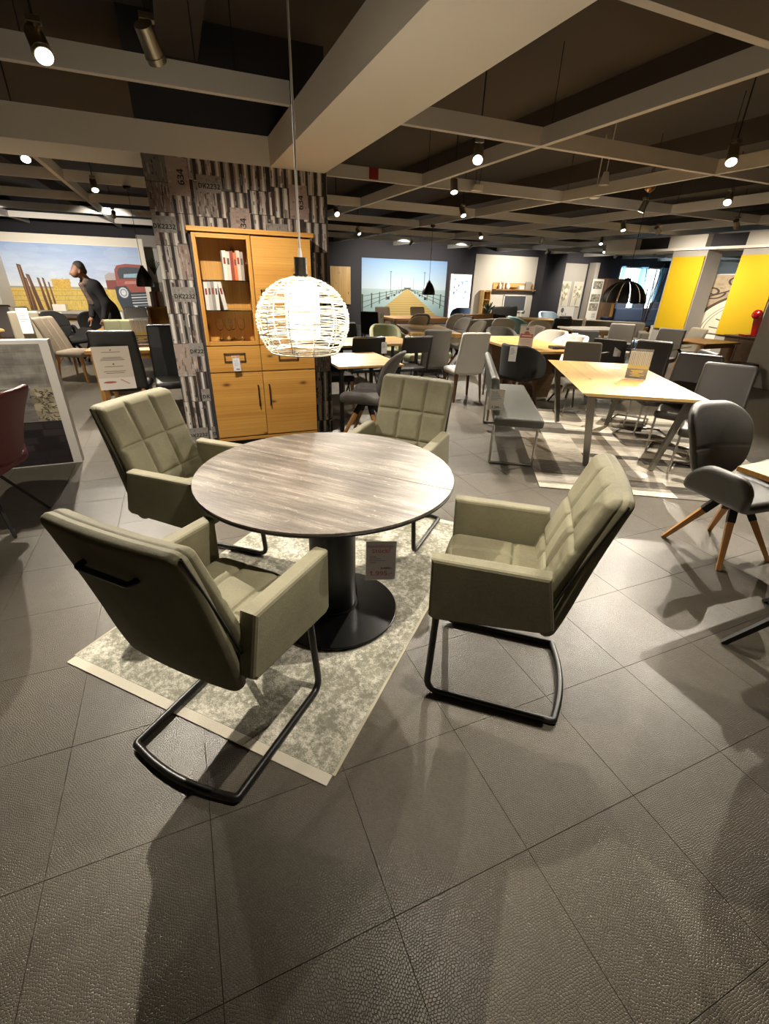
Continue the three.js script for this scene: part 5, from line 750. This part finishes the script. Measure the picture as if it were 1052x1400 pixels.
table('dining_table', 'white-topped table behind the charcoal chairs', [8.75, -8.55], -0.15, 1.3, 0.8, M.whiteFab, { legMat: M.oakLight });
{ const t = thing('sofa', 'taupe long sofa in front of the shop window', 'sofa', [10.05, 0, -9.6], -0.75); part(t, 'seat', at(pad(2.2, 0.8, 0.24, { r: 0.06, er: 0.06, n: 8, m: 6 }), 0, 0.34, 0, -Math.PI / 2), M.greyBrown); part(t, 'backrest', pad(2.2, 0.46, 0.18, { r: 0.06, er: 0.06, n: 8, m: 6 }).translate(0, 0.58, -0.34), M.greyBrown); for (const s of [-1, 1]) part(t, 'armrest', rbox(0.2, 0.5, 0.8, 0.05, s * 1.05, 0.38, 0), M.greyBrown); for (const x of [-0.9, 0.9]) part(t, 'foot', box(0.06, 0.2, 0.5, x, 0.1, 0), M.blackMatt); }
{ const t = thing('sofa', 'dark blue corner sofa seen against the shop window', 'sofa', [17.0, 0, -14.6], -0.2); part(t, 'seat', at(pad(2.4, 0.9, 0.3, { r: 0.06, er: 0.06, n: 8, m: 6 }), 0, 0.34, 0, -Math.PI / 2), cloth('#2c3a52')); part(t, 'backrest', pad(2.4, 0.5, 0.2, { r: 0.06, er: 0.06, n: 8, m: 6 }).translate(0, 0.62, 0.36), cloth('#2c3a52')); for (const x of [-0.8, 0, 0.8]) part(t, 'cushion', pad(0.5, 0.4, 0.15, { r: 0.08, er: 0.07, n: 6, m: 6 }).translate(x, 0.9, 0.1), cloth('#3a4354')); for (const x of [-1, 1]) part(t, 'foot', box(0.06, 0.2, 0.6, x, 0.1, 0), M.blackMatt); }
{ const t = thing('branch_vase', 'tall bare branches in a wooden pot beside the yellow column', 'vase', [13.4, 0, -11.1]); part(t, 'pot', lathe([[0, 0], [0.14, 0], [0.2, 0.5], [0.18, 0.5], [0.13, 0.05], [0, 0.05]], 24), M.oak); for (let i = 0; i < 7; i++) { const a = i * 0.9, pts = [[0, 0.1, 0], [Math.cos(a) * 0.08, 0.9, Math.sin(a) * 0.08], [Math.cos(a + 0.4) * 0.2, 1.5, Math.sin(a + 0.4) * 0.2], [Math.cos(a + 0.1) * 0.3, 2.0 + (i % 3) * 0.12, Math.sin(a + 0.1) * 0.3]]; part(t, 'branch', tube(pts, 0.011, 0.2, false, 6), M.legDark); } }

// ---------------------------------------------------------------- standing man, bent over the table
{
  const sd = (p, a, b, ra, rb) => { const abx = b[0] - a[0], aby = b[1] - a[1], abz = b[2] - a[2], l2 = abx * abx + aby * aby + abz * abz || 1e-9; let t = ((p[0] - a[0]) * abx + (p[1] - a[1]) * aby + (p[2] - a[2]) * abz) / l2; t = Math.max(0, Math.min(1, t)); return Math.hypot(p[0] - a[0] - abx * t, p[1] - a[1] - aby * t, p[2] - a[2] - abz * t) - (ra + (rb - ra) * t); };
  function blob(bones, lo, hi, cell, k) {
    const size = Math.max(hi[0] - lo[0], hi[1] - lo[1], hi[2] - lo[2]), res = Math.min(150, Math.ceil(size / cell) + 6), mc = new MarchingCubes(res, M.white, false, false, 120000), half = res / 2, c = [0, 1, 2].map((i) => (lo[i] + hi[i]) / 2), sc = size / 2 * (res / (res - 5));
    for (let z = 0; z < res; z++) for (let y = 0; y < res; y++) for (let x = 0; x < res; x++) { const p = [c[0] + ((x - half) / half) * sc, c[1] + ((y - half) / half) * sc, c[2] + ((z - half) / half) * sc]; let d = 1e3; for (const b of bones) { const e = sd(p, b[0], b[1], b[2], b[3]), h = Math.max(0, k - Math.abs(d - e)) / k; d = Math.min(d, e) - h * h * k * 0.25; } mc.field[x + y * res + z * res * res] = -d; }
    mc.isolation = 0; mc.update(); const n = mc.count, g = new THREE.BufferGeometry(), pos = new Float32Array(mc.positionArray.slice(0, n * 3));
    for (let i = 0; i < n * 3; i += 3) for (let q = 0; q < 3; q++) pos[i + q] = c[q] + pos[i + q] * sc;
    g.setAttribute('position', new THREE.BufferAttribute(pos, 3)); const m = mergeVertices(g, 1e-4); m.computeVertexNormals(); return finish(m);
  }
  const t = thing('person', 'person in a dark jacket bending over a table in front of the mural', 'person', [-1.2, 0, -9.98], facing(-0.86, 0.5));
  const S = [0.19, 1.38, 0.13], E = [0.26, 1.13, 0.05], Wr = [0.24, 0.9, 0.12], mir = (p) => [-p[0], p[1], p[2]], head = [0, 1.55, 0.42];
  const legs = [1, -1].flatMap((s) => [[[s * 0.09, 0.9, -0.06], [s * 0.1, 0.48, -0.02], 0.085, 0.06], [[s * 0.1, 0.48, -0.02], [s * 0.11, 0.09, -0.06], 0.058, 0.04], [[s * 0.11, 0.05, -0.06], [s * 0.12, 0.035, 0.12], 0.04, 0.032]]);
  const torso = [[[0, 0.95, -0.07], [0, 1.1, 0.02], 0.13, 0.125], [[0, 1.1, 0.02], [0, 1.31, 0.09], 0.125, 0.14], [[-0.13, 1.38, 0.12], [0.13, 1.38, 0.12], 0.085, 0.085]], neck = [[0, 1.43, 0.14], [0, 1.54, 0.23], 0.066, 0.06];
  const skull = [[[0, 1.63, 0.265], [0, 1.565, 0.325], 0.088, 0.066], [[0, 1.575, 0.395], [0, 1.56, 0.4], 0.012, 0.014], [[-0.087, 1.6, 0.275], [-0.09, 1.575, 0.285], 0.014, 0.012], [[0.087, 1.6, 0.275], [0.09, 1.575, 0.285], 0.014, 0.012]];
  const hand = (w, s) => { const p = [w[0], w[1] - 0.07, w[2] + 0.03], out = [[w, p, 0.03, 0.036]]; for (let i = 0; i < 4; i++) { const q = [p[0] - s * (-0.027 + i * 0.018), p[1] - 0.03, p[2] + 0.01 + (i - 1.5) * 0.006]; out.push([q, [q[0], q[1] - 0.04 - (i === 1 || i === 2 ? 0.01 : 0), q[2] + 0.012], 0.009, 0.008]); const r2 = [q[0], q[1] - 0.045, q[2] + 0.014]; out.push([r2, [r2[0], r2[1] - 0.025, r2[2] + 0.022], 0.008, 0.007]); } out.push([[p[0] + s * 0.0, p[1] + 0.02, p[2] + 0.03], [p[0] - s * 0.01, p[1] - 0.03, p[2] + 0.058], 0.011, 0.009]); return out; };
  const arms = [1, -1].flatMap((s) => { const m = s > 0 ? (p) => p : mir; return [[m(S), m(E), 0.052, 0.043], [m(E), m(Wr), 0.042, 0.03]]; });
  const body = [blob([...legs, ...torso, neck, ...arms], [-0.42, -0.02, -0.3], [0.42, 1.75, 0.6], 0.02, 0.05), blob([...skull, neck], [-0.13, 1.38, 0.08], [0.13, 1.76, 0.46], 0.004, 0.02), blob(hand(Wr, 1), [0.15, 0.7, 0.04], [0.33, 0.95, 0.26], 0.004, 0.008), blob(hand(mir(Wr), -1), [-0.33, 0.7, 0.04], [-0.15, 0.95, 0.26], 0.004, 0.008)];
  part(t, 'body', body, std({ color: '#7e5843', roughness: 0.6 }), 'skin of head and hands');
  const fat = (l, d) => l.map(([a, b, r1, r2]) => [a, b, r1 + d, r2 + d]), cl = cloth('#17171a');
  part(t, 'jacket', blob([...fat(torso, 0.022), ...fat(arms, 0.02), [[0, 1.0, -0.07], [0, 0.86, -0.09], 0.16, 0.165]], [-0.42, 0.66, -0.32], [0.42, 1.6, 0.5], 0.014, 0.06), cl, 'dark jacket');
  part(t, 'trousers', blob(fat(legs.filter((_, i) => i % 3 < 2), 0.018), [-0.3, 0.02, -0.3], [0.3, 1.05, 0.3], 0.014, 0.04), cloth('#1c1b1f'), 'dark trousers');
  part(t, 'shoe', blob(fat(legs.filter((_, i) => i % 3 === 2), 0.006), [-0.2, -0.02, -0.2], [0.2, 0.2, 0.2], 0.008, 0.01), M.leatherBlack);
  part(t, 'scarf', blob([[[-0.03, 1.4, 0.265], [-0.05, 1.12, 0.165], 0.035, 0.04], [[0.03, 1.4, 0.265], [0.04, 1.12, 0.165], 0.035, 0.04], [[-0.06, 1.44, 0.195], [0.06, 1.44, 0.195], 0.06, 0.06]], [-0.16, 1, 0.025], [0.16, 1.52, 0.385], 0.01, 0.02), std({ map: suede('#3d302b', '#7d6c5c', 0.08), roughness: 0.9 }), 'patterned brown scarf');
  part(t, 'hair', blob([[[0, 1.67, 0.235], [0, 1.605, 0.2], 0.083, 0.068], [[-0.05, 1.675, 0.245], [0.05, 1.675, 0.245], 0.062, 0.062]], [-0.14, 1.485, 0.075], [0.14, 1.785, 0.375], 0.006, 0.03), std({ color: '#3f3a36', roughness: 0.85 }), 'short dark hair');
}

// ---------------------------------------------------------------- black pendants over other tables
function bell(label, [x, y, z], r, h, topY, group) {
  const t = thing('pendant_lamp', label, 'lamp', [x, y, z], 0, group), blk = phys({ color: '#121110', roughness: 0.3, clearcoat: 0.3 });
  const prof = []; for (let i = 0; i <= 12; i++) { const q = i / 12; prof.push([r * Math.pow(Math.sin(Math.max(0.06, 1 - q) * 1.5708), 0.8), h * q]); }
  part(t, 'shade', lathe([...prof, ...prof.slice().reverse().map(([a, b]) => [Math.max(0, a - 0.006), b - 0.004])], 40), blk);
  part(t, 'socket', cyl(0.025, 0.025, 0.08, 16, 0, h - 0.04, 0), blk);
  part(t, 'bulb', finish(new THREE.SphereGeometry(0.035, 16, 12).translate(0, h * 0.55, 0)), M.glowSmall);
  part(t, 'cord', rod(V(0, h, 0), V(0, topY - y, 0), 0.004, 0.004, 6), M.blackMatt); part(t, 'ceiling_canopy', lathe([[0, 0], [0.06, 0.0], [0.05, -0.04], [0.015, -0.06], [0, -0.06]], 24).translate(0, topY - y, 0), M.black);
  const l = new THREE.PointLight(new THREE.Color(1, 0.86, 0.66), 3, 0, 2); l.position.set(0, h * 0.55, 0); l.castShadow = true; l.shadow.radius = 2; t.add(l);
}
bell('black bell pendant hanging in front of the car mural', [-0.41, 1.42, -8.85], 0.13, 0.29, 2.72); bell('black bell pendant hanging in front of the pier mural', [5.5, 1.325, -10.55], 0.152, 0.295, 2.72);
{ // slotted black dome pendant
  const t = thing('pendant_lamp', 'wide black slotted dome pendant hanging before the shop window', 'lamp', [6.1, 1.42, -5.5]), blk = std({ color: '#17140f', roughness: 0.5, side: THREE.DoubleSide });
  for (let i = 0; i < 12; i++) { const a0 = (i / 12) * Math.PI * 2, g = new THREE.SphereGeometry(0.31, 6, 14, a0, (Math.PI * 2 / 12) * 0.86, 0.06, Math.PI / 2 - 0.06); g.scale(1, 0.95, 1); const g2 = g.clone().scale(0.985, 0.985, 0.985); part(t, 'shade_leaf', [finish(g), finish(g2)], blk); }
  part(t, 'top_cap', lathe([[0, 0.33], [0.04, 0.32], [0.05, 0.29], [0.045, 0.285], [0, 0.285]], 24), blk); part(t, 'rim', finish(new THREE.TorusGeometry(0.308, 0.006, 6, 60).rotateX(Math.PI / 2).translate(0, 0.02, 0)), blk);
  part(t, 'bulb', finish(new THREE.SphereGeometry(0.05, 16, 12).translate(0, 0.14, 0)), M.glowSmall); part(t, 'cord', rod(V(0, 0.32, 0), V(0, 1.99, 0), 0.004, 0.004, 6), M.blackMatt); part(t, 'ceiling_canopy', lathe([[0, 0], [0.07, 0], [0.06, -0.05], [0.02, -0.08], [0, -0.08]], 24).translate(0, 1.43, 0), M.copper);
  const l = new THREE.PointLight(new THREE.Color(1, 0.86, 0.66), 6, 0, 2); l.position.set(0, 0.14, 0); l.castShadow = true; l.shadow.radius = 2.5; t.add(l);
}

// ---------------------------------------------------------------- ceiling spotlights: head, bracket, glowing face and the light just in front of it
function spot(label, [x, y, z], [tx, ty, tz], cd, { angle = 0.72, r = 0.048, group = 'ceiling spotlights' } = {}) {
  const t = thing('spotlight', label, 'lamp', [x, y, z], 0, group);
  const d = V(tx - x, ty - y, tz - z).normalize(), tail = d.clone().multiplyScalar(-0.15);
  part(t, 'head', [rod(tail, V(0, 0, 0), r * 0.92, r, 20), rod(d.clone().multiplyScalar(-0.03), d.clone().multiplyScalar(-0.022), r * 1.08, r * 1.08, 20)], M.nickel, 'brushed metal spot head');
  const q = new THREE.Quaternion().setFromUnitVectors(V(0, 0, 1), d), face = new THREE.CircleGeometry(r * 0.86, 24).applyQuaternion(q).translate(d.x * 0.002, d.y * 0.002, d.z * 0.002);
  part(t, 'lamp_face', finish(face), M.glowSpot, 'glowing lamp face');
  const mid = d.clone().multiplyScalar(-0.08); part(t, 'bracket', [rod(mid, V(mid.x, Math.max(2.72 - y, mid.y + 0.06) + 0.03, mid.z), 0.008, 0.008, 8), rbox(0.07, 0.03, 0.05, 0.004, mid.x, Math.max(2.72 - y, mid.y + 0.06) + 0.03, mid.z)], M.nickel); part(t, 'stem', rod(V(mid.x, 2.75 - y, mid.z), V(mid.x, 3.41 - y, mid.z), 0.006, 0.006, 6), M.blackMatt);
  const l = new THREE.SpotLight(SPOT_COLOR, cd, 0, angle, 0.8, 2); l.position.copy(d).multiplyScalar(0.012); l.target.position.copy(d).multiplyScalar(2); l.castShadow = true; l.shadow.radius = 0.8; t.add(l); t.add(l.target);
}

spot('spotlight on the grid left of the cord, shining at the viewer', [-0.44, 2.62, -3.63], [0.35, 0, -1.6], 34);
spot('spotlight on the grid beside the cord, turned to the oak highboard', [0.1, 2.62, -3.42], [0.75, 1.1, -4.8], 14, { angle: 0.7 });
spot('spotlight at the grid crossing right of the plaster beam', [2.66, 2.6, -4.33], [1.2, 0, -2.0], 26);
spot('large bright spotlight over the steel-legged oak table', [4.61, 2.62, -3.37], [3.2, 0, -2.0], 38);
spot('large bright spotlight between oak table and yellow columns', [6.65, 2.62, -4.75], [4.2, 0, -3.2], 42);
spot('spotlight above the oak table corner, outside the picture', [5.15, 2.62, -2.45], [2.6, 0, -1.4], 26);
spot('spotlight above the viewer, turned down to the round table', [0.86, 2.62, -1.0], [0.75, 0, -1.9], 13);
spot('spotlight outside the picture turned to the brick photo partition', [-1.9, 2.62, -2.7], [-1.7, 0.3, -4.8], 13);
spot('spotlight outside the picture turned to the forest card table', [3.3, 2.62, -0.5], [4.3, 0.6, -3.5], 15, { angle: 0.5 });
spot('spotlight behind the left plaster beam', [-1.2, 2.62, -6.76], [-1.0, 0, -4.6], 42);
spot('spotlight beside the diagonal grid run, over the left oak tables', [-0.81, 2.62, -8.68], [-0.6, 0.7, -7.4], 37.4);
spot('spotlight before the car mural, near the pillar', [-0.94, 2.62, -12.56], [-1.6, 1.1, -15.9], 26, { angle: 0.8 });
spot('spotlight before the car mural, at its fence side', [-3.3, 2.62, -13.0], [-2.9, 1.2, -15.9], 22, { angle: 0.8 });
spot('spotlight over the cream chairs on the left', [-2.3, 2.62, -8.9], [-2.0, 0, -10.2], 37.4);
spot('spotlight over the chrome-railed black chairs', [2.86, 2.62, -9.16], [2.9, 0.5, -6.9], 44.2);
spot('spotlight over the brown oak table, towards pier mural', [4.58, 2.62, -12.8], [5.4, 0.6, -11.2], 47.6);
spot('small spotlight over the white leather chair', [3.41, 2.62, -6.03], [3.2, 0, -5.0], 34);
spot('spotlight over the thick oak table', [4.72, 2.62, -7.96], [4.8, 0.6, -6.6], 30);
spot('spotlight above the grey settee', [7.39, 2.62, -11.5], [7.2, 0.5, -9.8], 47.6);
spot('spotlight above the black-framed glass table', [6.55, 2.62, -5.97], [6.2, 0.4, -6.6], 26);
spot('spotlight above the white-topped table', [8.43, 2.62, -8.0], [8.2, 0.6, -7.0], 30);
spot('spotlight lighting the yellow columns', [9.3, 2.62, -7.9], [11.1, 1.3, -8.2], 20, { angle: 0.8 });
spot('spotlight under the header lighting the clock print', [9.4, 2.62, -6.4], [11.1, 1.2, -6.9], 18, { angle: 0.8 });
spot('spotlight before the pier mural, oak board side', [7.2, 2.62, -15.3], [7.2, 1.3, -17.9], 30, { angle: 0.85 });
spot('spotlight before the pier mural, doorway panel side', [9.4, 2.62, -15.3], [9.3, 1.3, -17.9], 30, { angle: 0.85 });
spot('spotlight washing the pale rear wall above the shelf', [12.9, 2.62, -15.6], [13.0, 1.5, -17.9], 30, { angle: 0.85 });
spot('spotlight washing the flower prints', [16.3, 2.62, -15.6], [16.6, 1.2, -17.9], 30, { angle: 0.85 });
spot('spotlight over the blue chair and black sofa', [9.6, 2.62, -11.9], [9.6, 0.5, -12.8], 44.2);
spot('spotlight beyond the header near the shop window', [13.6, 2.62, -13.5], [12.0, 0, -11.6], 44.2);
spot('spotlight over the taupe sofa', [10.8, 2.62, -10.9], [9.9, 0.4, -9.8], 37.4);

spot('added spotlight brightening the dark blue sofa', [15.6, 2.62, -13.2], [16.8, 0.4, -14.6], 40);  // extra lamp put in to brighten the dark area below the window

// ---------------------------------------------------------------- small ceiling fittings
{ const t = thing('ceiling_speaker', 'white cone speaker hanging from the grid over the oak table', 'speaker', [5.0, 2.8, -5.2]); part(t, 'horn', lathe([[0, 0.05], [0.03, 0.05], [0.06, -0.08], [0.055, -0.08], [0.02, 0.03], [0, 0.03]], 20), M.white); part(t, 'stem', rod(V(0, 0.05, 0), V(0, 0.62, 0), 0.006, 0.006, 6), M.white); }
{ const t = thing('ceiling_sensor', 'flat white sensor dish hanging below the white cone speaker', 'sensor', [5.55, 2.72, -5.9]); part(t, 'dish', lathe([[0, 0.03], [0.05, 0.03], [0.08, 0], [0.05, -0.02], [0, -0.02]], 24), M.white); part(t, 'stem', rod(V(0, 0.03, 0), V(0, 0.69, 0), 0.008, 0.008, 6), M.white); }
{ const t = thing('junction_box', 'small beige junction box hanging between ceiling grid beams', 'box', [3.98, 2.76, -6.42]); part(t, 'case', rbox(0.14, 0.07, 0.08, 0.006, 0, 0, 0), M.wallBeige); part(t, 'cable', [rod(V(-0.03, 0.03, 0), V(-0.06, 0.65, 0.02), 0.004, 0.004, 5), rod(V(0.03, 0.03, 0), V(0.06, 0.65, 0), 0.004, 0.004, 5)], M.blackMatt); }
single('hanging_sign', 'small red sign fixed to a ceiling grid beam beside the pillar', 'sign', rbox(0.12, 0.12, 0.015, 0.003, 0, 0, 0), std({ color: '#8f2420', roughness: 0.6 }), [2.5, 2.79, -6.465]);


renderer.render(scene, camera);
